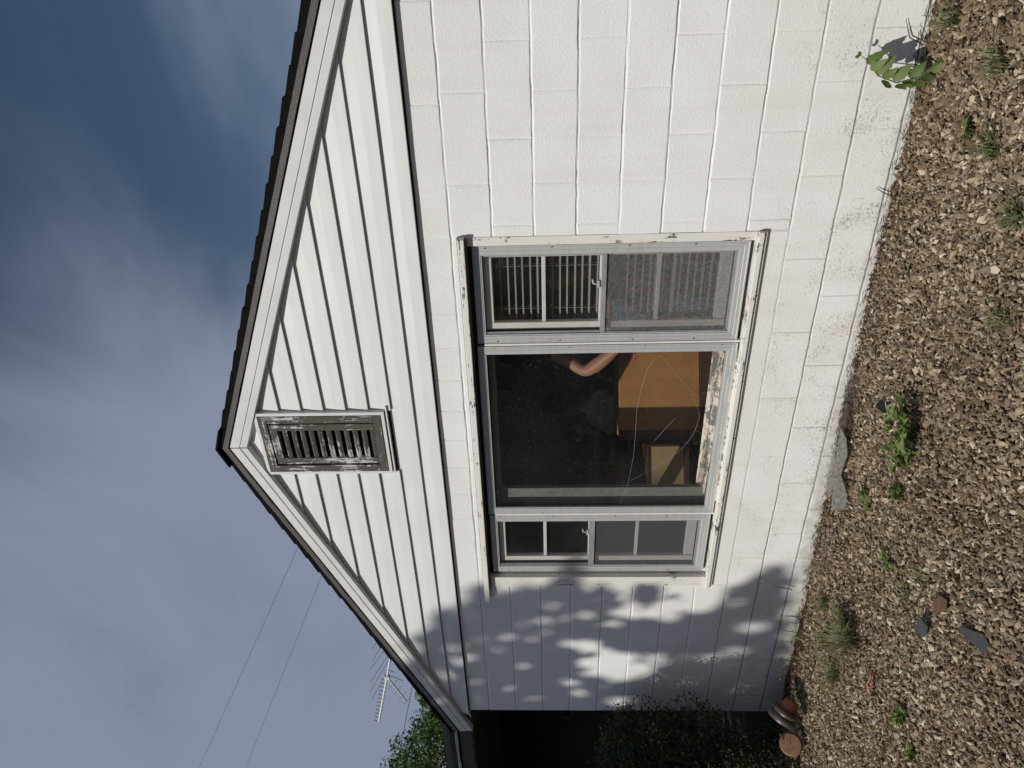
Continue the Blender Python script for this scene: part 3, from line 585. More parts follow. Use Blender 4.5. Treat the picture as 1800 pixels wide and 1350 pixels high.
build('bottom_rail',MB().box(3.268,3.698,.105,.130,.752,.766),'slat_vinyl',bl,bevel=.002)

def rotz(pts,c,a):
    ca,sa=math.cos(a),math.sin(a); return [(c[0]+(x-c[0])*ca-(y-c[1])*sa,c[1]+(x-c[0])*sa+(y-c[1])*ca,z) for x,y,z in pts]
A32=math.radians(32)
cab=thing('cabinet',(2.38,.75,.35),'sunlit plywood cabinet standing behind the big cracked pane','cabinet')
def rb(n,x0,x1,y0,y1,z0,z1,m,par,c,a,bevel=.003):
    mb=MB().box(x0,x1,y0,y1,z0,z1); mb.v=rotz(mb.v,c,a); return build(n,mb,m,par,bevel=bevel)
cc=(2.40,.72)
rb('body',2.12,2.68,.722,1.10,.36,1.185,'plywood',cab,cc,A32); rb('front_panel',2.165,2.68,.700,.720,.66,1.19,'plywood',cab,cc,A32); rb('side_stile',2.10,2.160,.700,.720,.36,1.19,'dark_wood',cab,cc,A32); rb('drawer_front',2.165,2.68,.702,.720,.37,.655,'dark_wood',cab,cc,A32)
shf=thing('bookcase',(1.85,1.25,.35),'dark red-brown open bookcase left of the plywood cabinet','bookcase'); c2=(1.7,1.15)
rb('back_panel',1.35,2.12,1.30,1.32,.36,1.12,'dark_wood',shf,c2,A32)
for z0 in (.36,.60,.85,1.09): rb('shelf',1.35,2.12,1.05,1.30,z0,z0+.025,'dark_wood',shf,c2,A32)
rb('side_panel',1.32,1.349,1.05,1.32,.36,1.13,'dark_wood',shf,c2,A32); rb('side_panel',2.121,2.15,1.05,1.32,.36,1.13,'dark_wood',shf,c2,A32)
bxp=thing('cardboard_box',(1.90,.65,.72),'small yellow-brown cardboard box with dark rim beside the plywood cabinet','box'); c3=(1.88,.6)
rb('box_body',1.76,2.02,.61,.80,.73,.965,'cardboard',bxp,c3,A32); rb('rim',1.752,2.028,.600,.810,.966,.985,'dark_wood',bxp,c3,A32); rb('side_strip',2.021,2.034,.602,.66,.73,.965,'dark_wood',bxp,c3,A32)
st=thing('stool',(1.9,.68,.35),'low dark wooden stool under the cardboard box','stool')
rb('seat',1.70,2.08,.56,.86,.70,.728,'dark_wood',st,c3,A32)
for x,y in ((1.72,.58),(2.03,.58),(1.72,.82),(2.03,.82)): rb('leg',x,x+.03,y,y+.03,.352,.699,'dark_wood',st,c3,A32)
def chair(x,y):
    c=thing('ladderback_chair',(x,y,.35),'dim grey ladder-back chair deep in the room behind the big pane','chair')
    cc=(x,y); a=math.radians(30)
    for dx in (-.2,.19):
        rb('back_post',x+dx,x+dx+.03,y+.2,y+.23,.352,1.32,'fabric_pale',c,cc,a); rb('leg',x+dx,x+dx+.03,y-.2,y-.17,.352,.80,'fabric_pale',c,cc,a)
    rb('seat',x-.21,x+.23,y-.21,y+.24,.80,.83,'dark_wood',c,cc,a)
    for z in (.95,1.08,1.21): rb('back_slat',x-.169,x+.189,y+.205,y+.222,z,z+.05,'fabric_pale',c,cc,a)
chair(1.35,1.55)
def cloth():
    n=26; V=[];
    for i in range(n):
        for j in range(n):
            u,v=i/(n-1)-.5,j/(n-1)-.5; r=math.hypot(u,v)
            V.append((1.86+u*.34+.03*math.sin(v*17),1.25+v*.12+.03*math.sin(u*23+v*9),1.23-u*u*.5+v*.30+.035*math.sin(u*19+1)+.02*math.sin(v*31+u*7)))
    F=[(i*n+j,(i+1)*n+j,(i+1)*n+j+1,i*n+j+1) for i in range(n-1) for j in range(n-1)]
    o=build('crumpled_cloth',MB().add(V,F),'fabric_pale',None,loc=(1.86,1.25,1.2),smooth=True); sm=o.modifiers.new('solid','SOLIDIFY'); sm.thickness=.004
    tagset(o,'crumpled pale cloth on the dark bookcase behind the big pane','cloth')
cloth()
# person standing inside beside the window; only an elbow, dark shirt and jeans show
def person():
    px,py,f=3.07,.58,.35
    root=thing('person',(px,py,f),'person in dark shirt and jeans inside, bare elbow showing behind the big pane','person')
    # continuous body: joints with radii, grown with a skin modifier
    J=[('pelvis',(px,py,f+.93),(.150,.11)),('waist',(px,py,f+1.08),(.135,.10)),('chest',(px,py,f+1.28),(.155,.11)),('neckb',(px,py+.01,f+1.45),(.075,.075)),('neck',(px,py,f+1.52),(.055,.055)),('head1',(px,py-.01,f+1.60),(.072,.085)),('head2',(px,py-.01,f+1.70),(.068,.08)),
       ('shR',(px-.17,py,f+1.40),(.062,.062)),('upR',(px-.275,py-.095,f+1.16),(.050,.050)),('elR',(px-.315,py-.135,f+1.075),(.046,.046)),('faR',(px-.22,py-.185,f+.995),(.046,.046)),('wrR',(px-.10,py-.22,f+.90),(.028,.032)),('paR',(px-.065,py-.22,f+.90),(.035,.018)),
       ('shL',(px+.17,py,f+1.40),(.062,.062)),('elL',(px+.27,py+.02,f+1.10),(.043,.043)),('wrL',(px+.27,py-.05,f+.86),(.027,.03)),('paL',(px+.27,py-.07,f+.79),(.035,.02)),
       ('hipR',(px-.09,py,f+.86),(.09,.09)),('knR',(px-.10,py-.01,f+.48),(.062,.062)),('anR',(px-.10,py+.02,f+.10),(.042,.042)),('toR',(px-.11,py-.13,f+.04),(.04,.03)),
       ('hipL',(px+.09,py,f+.86),(.09,.09)),('knL',(px+.10,py-.01,f+.48),(.062,.062)),('anL',(px+.10,py+.02,f+.10),(.042,.042)),('toL',(px+.11,py-.13,f+.04),(.04,.03))]
    E=[('pelvis','waist'),('waist','chest'),('chest','neckb'),('neckb','neck'),('neck','head1'),('head1','head2'),('chest','shR'),('shR','upR'),('upR','elR'),('elR','faR'),('faR','wrR'),('wrR','paR'),('chest','shL'),('shL','elL'),('elL','wrL'),('wrL','paL'),('pelvis','hipR'),('hipR','knR'),('knR','anR'),('anR','toR'),('pelvis','hipL'),('hipL','knL'),('knL','anL'),('anL','toL')]
    def skin(name,J,E,m,grow=0,sub=2,rootname=None):
        ix={n:i for i,(n,_,_) in enumerate(J)}; o0=ORG[root.name]
        me=bpy.data.meshes.new(name); me.from_pydata([tuple(Vector(p)-o0) for _,p,_ in J],[(ix[a],ix[b]) for a,b in E],[]); me.materials.append(M[m])
        o=bpy.data.objects.new(name,me); COL.objects.link(o); o.parent=root; ORG[o.name]=o0
        o.modifiers.new('skin','SKIN')
        if not me.skin_vertices: 
            bpy.context.view_layer.update()
        for i,(n,_,r) in enumerate(J):
            me.skin_vertices[0].data[i].radius=(r[0]+grow,r[1]+grow); me.skin_vertices[0].data[i].use_root=(n==(rootname or J[0][0]))
        s=o.modifiers.new('sub','SUBSURF'); s.levels=sub; s.render_levels=sub
        for p in me.polygons: p.use_smooth=True
        o.modifiers['skin'].use_smooth_shade=True
        return o
    # fingers grow out of the palms as chains of the same body mesh
    for side,pb,dr in (('R',Vector((px-.065,py-.22,f+.90)),Vector((.85,.05,-.5))),('L',Vector((px+.27,py-.07,f+.79)),Vector((0,-.15,-1)))):
        dr.normalize(); sd=dr.cross(Vector((0,1,0))).normalized()
        for k,(off,ln) in enumerate(((-.027,.068),(-.009,.078),(.009,.072),(.026,.056))):
            b=pb+dr*.035+sd*off; J.append((f'f{side}{k}a',tuple(b),(.009,.009))); J.append((f'f{side}{k}b',tuple(b+dr*ln*.55+Vector((0,.008,0))),(.0085,.0085))); J.append((f'f{side}{k}c',tuple(b+dr*ln+Vector((0,.026,0))),(.007,.007)))
            E.extend([('pa'+side,f'f{side}{k}a'),(f'f{side}{k}a',f'f{side}{k}b'),(f'f{side}{k}b',f'f{side}{k}c')])
        b=pb-sd*.032; J.append((f't{side}a',tuple(b),(.010,.010))); J.append((f't{side}b',tuple(b+dr*.035-sd*.016),(.009,.009))); E.extend([('pa'+side,f't{side}a'),(f't{side}a',f't{side}b')])
    body=skin('body',J,E,'skin',0,1,'pelvis')
    sh=[j for j in J if j[0] in('pelvis','waist','chest','shR','shL')]+[('nb',(px,py+.01,f+1.43),(.085,.085)),('uR',(px-.235,py-.06,f+1.26),(.056,.056)),('uL',(px+.215,py+.01,f+1.26),(.056,.056))]
    skin('shirt',sh,[('pelvis','waist'),('waist','chest'),('chest','nb'),('chest','shR'),('shR','uR'),('chest','shL'),('shL','uL')],'dark_cloth',.016,2)
    je=[j for j in J if j[0] in('pelvis','hipR','knR','anR','hipL','knL','anL')]
    skin('jeans',[(n,p,(r[0]+.012,r[1]+.012)) if n!='pelvis' else (n,(p[0],p[1],p[2]-.02),(r[0]+.02,r[1]+.02)) for n,p,r in je],[('pelvis','hipR'),('hipR','knR'),('knR','anR'),('pelvis','hipL'),('hipL','knL'),('knL','anL')],'denim',0,2)
    mb=MB(); mb.lathe([(0,.10),(.04,.095),(.078,.055),(.092,0),(.088,-.05),(.07,-.08)],(px,py+.02,f+1.70),(0,.25,1),20); build('hair',mb,'hair',root,smooth=True)
    ph=MB().box(px-.175,px-.12,py-.262,py-.250,f+.80,f+.818); o=build('pink_strap',ph,'pink_plastic',None,loc=(px-.15,py-.25,f+.81),bevel=.002); tagset(o,'pink strap held beside the blue jeans behind the big pane','strap')
    # face
    hc=Vector((px,py-.01,f+1.65))
    build('nose',MB().add([(px-.012,py-.085,f+1.63),(px+.012,py-.085,f+1.63),(px,py-.112,f+1.632),(px,py-.086,f+1.675)],[(0,1,2),(1,3,2),(3,0,2),(0,3,1)]),'skin',root)
    for s in (-1,1):
        build('eye',MB().lathe([(0,-.011),(.008,-.008),(.011,0),(.008,.008),(0,.011)],(px+s*.03,py-.082,f+1.675),(0,1,0),12),'cord_white',root,smooth=True)
        build('ear',MB().lathe([(0,-.006),(.018,-.004),(.024,0),(.018,.004),(0,.006)],(px+s*.078,py,f+1.655),(1,0,0),12),'skin',root,smooth=True)
    build('mouth',MB().box(px-.022,px+.022,py-.092,py-.086,f+1.597,f+1.604),'pink_plastic',root,bevel=.002)
person()

# =====================================================  LOOSE THINGS ON THE GRAVEL
def shard(name,poly,z,th,m,label,cat,tilt=(0,0,0),group=None):
    cx=sum(p[0] for p in poly)/len(poly); cy=sum(p[1] for p in poly)/len(poly); mb=MB().prismz([(x-cx,y-cy) for x,y in poly],0,th)
    o=build(name,mb,m,None,bevel=.001); o.location=(cx,cy,z); o.rotation_euler=tilt; return tagset(o,label,cat,group)
m,t,b=mat('dusty_glass',(.34,.35,.32),.3,.6); b.inputs['Alpha'].default_value=.58; M['dusty_glass']=m
c=mixc(t,ramp(t,noise(t,coords(t),45,5,.7),[(.35,0.),(.65,1.)]),(.29,.29,.26),(.10,.09,.075)); t.links.new(c,b.inputs['Base Color'])
shard('glass_shard',[(2.72,-.12),(2.69,-.18),(2.60,-.215),(2.46,-.20),(2.38,-.28),(2.30,-.29),(2.20,-.19),(2.45,-.145)],.062,.004,'dusty_glass','long dusty piece of broken glass lying on the gravel below the big window','broken glass',(.28,.0,.06))
shard('glass_shard',[(2.53,-.07),(2.40,-.06),(2.28,-.09),(2.24,-.15),(2.42,-.15)],.066,.004,'dusty_glass','small rounded piece of broken glass tucked behind the long one','broken glass',(.1,.05,0))
shard('slate_chip',[(2.69,-1.43),(2.715,-1.43),(2.79,-1.53),(2.775,-1.58),(2.735,-1.585)],.068,.006,'slate','flat dark grey triangular slate chip alone on the gravel','slate chip',(.12,.1,0))
shard('roof_scrap',[(2.41,-1.18),(2.50,-1.20),(2.49,-1.25),(2.42,-1.24),(2.38,-1.22)],.062,.006,'slate','small dark curled roofing scrap near the brown chip','scrap',(.3,-.2,0))
shard('bark_chip',[(2.62,-1.235),(2.68,-1.245),(2.70,-1.285),(2.66,-1.31),(2.60,-1.27)],.066,.006,'brown_chip','smooth red-brown chip lying on pale gravel','chip',(.1,.1,0))
shard('roof_scrap',[(3.04,-.40),(3.08,-.40),(3.12,-.47),(3.09,-.49),(3.05,-.46)],.062,.012,'dark_cloth','black scrap lying between the wall and the leafy weed','scrap',(.2,.3,0))
shard('wood_splinter',[(2.56,-.08),(2.86,-.075),(2.86,-.10),(2.56,-.125)],.052,.012,'bark','rotten dark wood splinter lying beside the broken glass','splinter',(.1,-.05,0))
mb=MB().tube([(0,0,0),(.05,.03,.012),(.10,.035,.004),(.13,.06,.01)],[.006,.007,.006,.004],6).tube([(.05,.03,.012),(.06,.0,.012),(.10,-.02,.006)],[.005,.005,.003],6)
o=build('broken_ring',mb,'terracotta',None,smooth=True); o.location=(1.70,-1.03,.05); tagset(o,'thin rust-orange curled scrap beside the grass tuft','scrap')
# pots by the corner
def pot_stack():
    c=Vector((.60,-.40,.115)); ax=Vector((-.62,-.38,.42)).normalized()
    p=thing('flower_pot',(.5,-.42,.0),'toppled glazed flower pot with double rim lying by the house corner','flower pot')
    build('pot_wall',MB().lathe([(.0,-.085),(.045,-.085),(.06,-.02),(.052,-.02),(.04,-.075),(0,-.075)],c,ax,28),'terracotta',p,smooth=True)
    build('rim_band',MB().lathe([(.06,-.022),(.080,-.020),(.086,.014),(.078,.018),(.072,.0),(.058,-.01)],c,ax,36),'pot_glaze',p,smooth=True)
    build('rim_band',MB().lathe([(.070,.018),(.090,.022),(.095,.062),(.088,.066),(.0,.062),(0,.05),(.075,.03)],c,ax,36),'pot_glaze',p,smooth=True)
    c=Vector((.40,-.50,.078)); ax=(CAM-c); ax=Vector((ax.x*.8,ax.y*.9,ax.z*1.4)).normalized()
    q=thing('clay_saucer',(.235,-.47,0),'round rust-brown saucer propped on edge below the dark shrub','saucer')
    build('dish',MB().lathe([(0,0),(.064,0),(.070,-.004),(.075,-.012),(.074,-.040),(.066,-.044),(.0,-.044)],c+Vector(ax)*.01,ax,40),'rusty_brown',q,smooth=False)
    build('crack',MB().tube([c+Vector(ax)*.0105+Vector((.0,.0,-.005)),c+Vector(ax)*.0105+Vector((.02,.012,.02)),c+Vector(ax)*.0105+Vector((.03,.02,.045))],.0012,5),'dark_gap',q)
pot_stack()
# weeds, grass
def weed(x,y,n,h,spread,leaf,label,name='weed',upright=.5,matk='leaf_weed',cat='weed',group=None,asp=.32):
    z0=float(gheight(x,y))+.01; r=thing(name,(x,y,z0),label,cat,group); st=MB(); P=[];D=[]
    for i in range(n):
        a=random.uniform(0,6.28); sp=spread*random.uniform(.3,1); hh=h*random.uniform(.5,1); pts=[]
        for k in range(5):
            s=k/4; pts.append((x+math.cos(a)*sp*s,y+math.sin(a)*sp*s*(.8),z0+hh*(s**(.7))*1.0))
            if k>0:
                for side in (-1,1):
                    b=a+side*1.1+random.uniform(-.4,.4); P.append((pts[-1][0]+math.cos(b)*leaf*.45,pts[-1][1]+math.sin(b)*leaf*.45,pts[-1][2]+leaf*.1)); D.append((math.cos(b),math.sin(b),upright*random.uniform(-.3,1)))
        st.tube(pts,[.0022,.002,.0018,.0015,.001],5)
    build('stem',st,matk if matk!='leaf_weed' else 'leaf_weed',r)
    V,F,T=leaves(np.array(P),leaf,asp*1.3,.9,.3,dirs=np.array(D)); npmesh('leaves',V,F,matk,r,tone=T)
    return r
def tuft(x,y,n,h,label,name='grass_tuft',spread=.5,wd=.0028,lean=(0,0),group='grass tufts in the gravel'):
    z0=float(gheight(x,y))+.004; V=[];F=[];T=[]
    for i in range(n):
        a=random.uniform(0,6.28); bx_,by_=x+random.gauss(0,.018),y+random.gauss(0,.018); hh=h*random.uniform(.4,1); sp=spread*hh*random.uniform(.3,1.6); dx,dy=math.cos(a)*sp+lean[0]*hh,math.sin(a)*sp+lean[1]*hh; tn=random.random()
        px_,py_=-math.sin(a),math.cos(a); k0=len(V)
        for k in range(6):
            s=k/5; w_=wd*(1-s**2)+.0003; cx,cy,cz=bx_+dx*s**1.3,by_+dy*s**1.3,z0+hh*(math.sin(s*1.9)/1.0)*.8
            V+=[(cx-px_*w_,cy-py_*w_,cz),(cx+px_*w_,cy+py_*w_,cz)]; T+=[tn,tn]
        for k in range(5): F.append((k0+2*k,k0+2*k+1,k0+2*k+3,k0+2*k+2))
    o=npmesh(name,np.array(V),np.array(F),'grass_blade',None,loc=(x,y,z0),tone=np.array(T)); tagset(o,label,'grass',group); return o
weed(3.16,-.72,15,.10,.15,.062,'big bright green leafy weed in the gravel below the right end of the window')
weed(3.05,-.76,7,.07,.09,.05,'smaller green weed clump touching the left side of the big weed')
weed(2.84,-.78,4,.06,.05,.05,'small four-stemmed green weed left of the big weed clump')
weed(2.53,-.47,3,.03,.10,.035,'creeping sprig with rounded leaves beside the broken glass',asp=.7)
weed(2.40,-.80,5,.035,.07,.028,'low spreading weed with tiny leaves out in the gravel',asp=.6)
weed(1.91,-1.28,5,.05,.05,.045,'single small green sprout on open gravel under the slate chip')
weed(1.82,-1.40,3,.03,.04,.04,'tiny flat sprout nearest the lower picture edge')
weed(3.02,-.52,2,.03,.05,.03,'tiny seedling near the black scrap',asp=.6)
weed(4.37,-.52,3,.05,.05,.045,'little pointed seedling beside the right-hand grass clump')
weed(1.76,-.60,4,.05,.05,.055,'broad-leaved green sprout growing out of the large grass tuft')
weed(.12,-.52,4,.06,.05,.06,'green sprout under the shrub beside the saucer')
tuft(1.74,-.72,170,.22,'large spidery grass tuft left of centre in the gravel',spread=1.3,wd=.0022)
tuft(1.45,-.50,90,.15,'pale thin grass tuft close to the wall under the left window')
tuft(1.60,-.36,70,.12,'short olive grass tuft nearest the wall under the left window',spread=.8)
tuft(1.30,-.62,80,.14,'wispy grass tuft halfway between wall and large tuft',spread=1.1)
tuft(1.02,-.16,9,.24,'few long arching grass blades leaning on the shaded wall',spread=.7,wd=.004,lean=(-.3,.25))
tuft(.80,-.14,8,.22,'two or three long blades rising beside the flower pot',spread=.6,wd=.004,lean=(-.3,.2))
tuft(4.36,-.70,80,.09,'dense olive grass clump below the right-hand wall',spread=.9)
tuft(4.62,-.62,70,.10,'grass clump at the right picture edge, lower one',spread=.9)
tuft(4.72,-.25,90,.10,'grass clump at the foot of the wall in the right corner',spread=.8)
tuft(4.20,-.95,90,.08,'thick grass clump at the near right edge of the gravel',spread=1.0)
tuft(3.86,-1.05,60,.08,'sparse grass clump right of the big weed, near edge',spread=1.0)
tuft(2.60,-1.05,25,.08,'thin dry wisps of grass in mid gravel',spread=1.3)
tuft(2.40,-1.0,25,.07,'faint grass wisps left of the brown chip',spread=1.3)
# tall leafy weed against the wall
def tallweed():
    x0,y0=4.58,-.20; z0=float(gheight(x0,y0)); r=thing('tall_weed',(x0,y0,z0),'tall weed with big toothed leaves arching in front of the white wall at right','weed')
    pts=[(4.58,-.22,z0),(4.50,-.16,.13),(4.475,-.12,.20),(4.50,-.09,.27),(4.55,-.08,.31)]; pts=[(x,y,z+.02) for x,y,z in pts]
    build('stem',MB().tube(pts+[(4.575,-.08,.365)],[.004,.0035,.003,.0025,.002,.001],6),'leaf_weed',r,smooth=True)
    def leaf(b,d,ln,wd,droop=.4):
        b=Vector(b); d=Vector(d).normalized(); s=d.cross(Vector((.25,-1,.45))).normalized(); n=10; V=[];F=[]
        for k in range(n+1):
            q=k/n; w_=wd*math.sin(math.pi*min(1,q**.75))*(1+.22*(k%2)); c=b+d*ln*q+Vector((0,0,-droop*ln*q*q)); up=Vector((.1,-.9,.4))*w_*.3
            V+=[tuple(c-s*w_+up),tuple(c),tuple(c+s*w_+up)]
        for k in range(n):
            F+=[(3*k,3*k+1,3*k+4,3*k+3),(3*k+1,3*k+2,3*k+5,3*k+4)]
        o=build('leaf',MB().add(V,F),'leaf_weed',r,smooth=True,attr=('tone',[random.uniform(.0,.6)]*len(V)))
    random.seed(3)
    spec=[((4.54,-.08,.33),(.5,-.1,-.05),.10,.024,.9),((4.50,-.09,.29),(.8,-.2,-.1),.13,.028,.5),((4.48,-.11,.25),(-.2,-.3,.3),.07,.024,.3),((4.48,-.12,.23),(.9,-.3,-.2),.12,.026,.4),((4.49,-.13,.18),(-.4,-.4,.1),.07,.022,.4),((4.49,-.14,.17),(.9,-.2,0),.11,.024,.5),((4.51,-.16,.13),(-.2,-.5,.1),.08,.022,.4),((4.53,-.18,.10),(.7,-.4,.1),.09,.02,.4),((4.54,-.19,.08),(-.4,-.3,.2),.08,.018,.3),((4.56,-.20,.06),(.4,-.6,.1),.07,.02,.3),((4.56,-.21,.05),(-.6,-.2,.1),.07,.018,.3),((4.575,-.08,.37),(.3,-.1,.3),.045,.008,.2),((4.575,-.08,.375),(-.1,-.1,.8),.035,.007,.1)]
    for s in spec: leaf(s[0],s[1],s[2]*.66,s[3]*.95,s[4])
    for q in range(6):
        f=q/5; leaf((4.565-.09*math.sin(f*2.6),-.21+.12*f,.06+.26*f),(random.uniform(-.2,1),-.6,random.uniform(-.5,.3)),random.uniform(.05,.07),.018,.5)
tallweed()
def stalks():
    for (a,b_,c,lab) in (((4.70,-.45,.07),(4.55,-.52,.085),(4.42,-.55,.06),'long pale dry grass stalk lying across the gravel at right'),((1.35,-.02,.09),(1.39,-.03,.20),(1.42,-.008,.26),'thin dry twig leaning on the wall foot at the edge of the tree shadow'),((3.96,-.02,.07),(3.98,-.015,.12),(4.0,-.008,.15),'short bent twig standing against the wall right of the window'),((2.22,-1.0,.05),(2.42,-1.10,.055),(2.62,-1.12,.05),'long brown twig lying on gravel left of the brown chip'),((4.60,-.02,.10),(4.63,-.015,.16),(4.70,-.01,.19),'dark branching twig at the wall foot beside the tall weed')):
        mb=MB().tube([a,b_,c],[.003,.0025,.001],6)
        if 'branching' in lab: mb.tube([b_,(4.66,-.012,.175)],[.002,.001],5); mb.tube([(4.61,-.018,.12),(4.655,-.012,.13)],[.002,.001],5)
        o=build('twig' if 'twig' in lab else 'grass_stalk',mb,'straw' if 'pale' in lab or 'thin' in lab else 'bark',None,loc=a,smooth=True); tagset(o,lab,'twig' if 'twig' in lab else 'grass')
stalks()
# dry grass litter at the wall foot
def litter():
    V=[];F=[];T=[];k=0
    for i in range(2300):
        if i>1500: x=random.uniform(.4,5.0); y=-random.uniform(.05,2.0)
        elif random.random()<.6: x=random.gauss(2.72,.16); y=-abs(random.gauss(.05,.05))-.012
        else: x=random.uniform(.7,5.0); y=-abs(random.gauss(.0,.035))-.012
        z=float(gheight(x,y))+random.uniform(.012,.04); a=random.gauss(0,.7); ln=random.uniform(.02,.07); w_=.0011
        dx,dy,dz=math.cos(a)*ln,math.sin(a)*ln*.35,random.gauss(0,.008); y2=min(y+dy,-.012)
        V+=[(x,y,z),(x+dx*.5,(y+y2)/2,z+dz+.006),(x+dx,y2,z+dz),(x+dx*.5,(y+y2)/2-.0015,z+dz+.003)]; F.append((k,k+1,k+2,k+3)); k+=4
    o=npmesh('dry_litter',np.array(V),np.array(F),'bark',None,loc=(2.5,0,0)); tagset(o,'brown dry grass litter caught along the foot of the white wall',None,None,'stuff')
litter()

# =====================================================  SHRUB, TREES
def cloud_pts(n,center,rad,clumps,cr):
    """points gathered in shells of clumps inside an ellipsoid"""
    C=rng.normal(size=(clumps,3)); C/=np.linalg.norm(C,axis=1)[:,None]; C*=rng.random((clumps,1))**.33; C=C*np.array(rad)+np.array(center)
    i=rng.integers(0,clumps,n); d=rng.normal(size=(n,3)); d/=np.linalg.norm(d,axis=1)[:,None]; r=cr*(.45+.55*rng.random((n,1))**.5)*(.6+.8*((i*37%11)/11.0))[:,None]
    return C[i]+d*r, d
def shrub():
    r=thing('shrub',(-.45,-.45,-.03),'dark clipped evergreen shrub growing against the left house corner','shrub')
    A,_=cloud_pts(20000,(-.06,-.42,.84),(.54,.30,.58),95,.15); B,_=cloud_pts(18000,(-.75,-.50,.75),(.75,.42,.78),110,.17)
    C_,_=cloud_pts(7000,(-.02,-.46,.32),(.46,.22,.24),44,.12)
    P=np.concatenate([A,B,C_]); P=P[(P[:,2]>.02)&(P[:,2]<1.52)&((P[:,1]<-.03)|(P[:,0]<-.03))&(P[:,1]<.5)]; P[:,0]=np.minimum(P[:,0],.66)
    P[:,1]=np.where((P[:,0]>-.02),np.minimum(P[:,1],-.03),P[:,1])
    V,F,T=leaves(P,.021,.62,.25,.2,tonev=rng.random(len(P))**2); npmesh('foliage',V,F,'leaf_shrub',r,tone=T)
    mb=MB(); 
    for k in range(9):
        a=random.uniform(0,6.28); mb.tube([(-.35+.08*math.cos(a),-.45+.06*math.sin(a),-.03),(-.35+.3*math.cos(a),-.45+.15*math.sin(a),.5),(-.35+.55*math.cos(a),-.45+.2*math.sin(a),1.1)],[.02,.014,.005],7)
    build('branches',mb,'bark',r)
shrub()
def limb_tree(name,label,base,crown_c,pts,leafsz,tr,matk='leaf_tree',nl=14):
    r=thing(name,base,label,'tree'); b=Vector(base); c=Vector(crown_c); mb=MB(); fork=b.lerp(c,.62)
    mb.tube([b,b.lerp(fork,.5)+Vector((.05,.04,0)),fork,c],[tr,tr*.8,tr*.6,tr*.2],12)
    idx=rng.integers(0,len(pts),nl)
    for i in idx:
        p=Vector(pts[i]); mid=fork.lerp(p,.5)+Vector((0,0,.25)); mb.tube([fork.lerp(c,random.random()*.6),mid,p],[tr*.28,tr*.16,tr*.04],7)
    build('trunk',mb,'bark',r,smooth=True)
    V,F,T=leaves(pts,leafsz,.6,.4,.2); npmesh('crown',V,F,matk,r,tone=T); return r
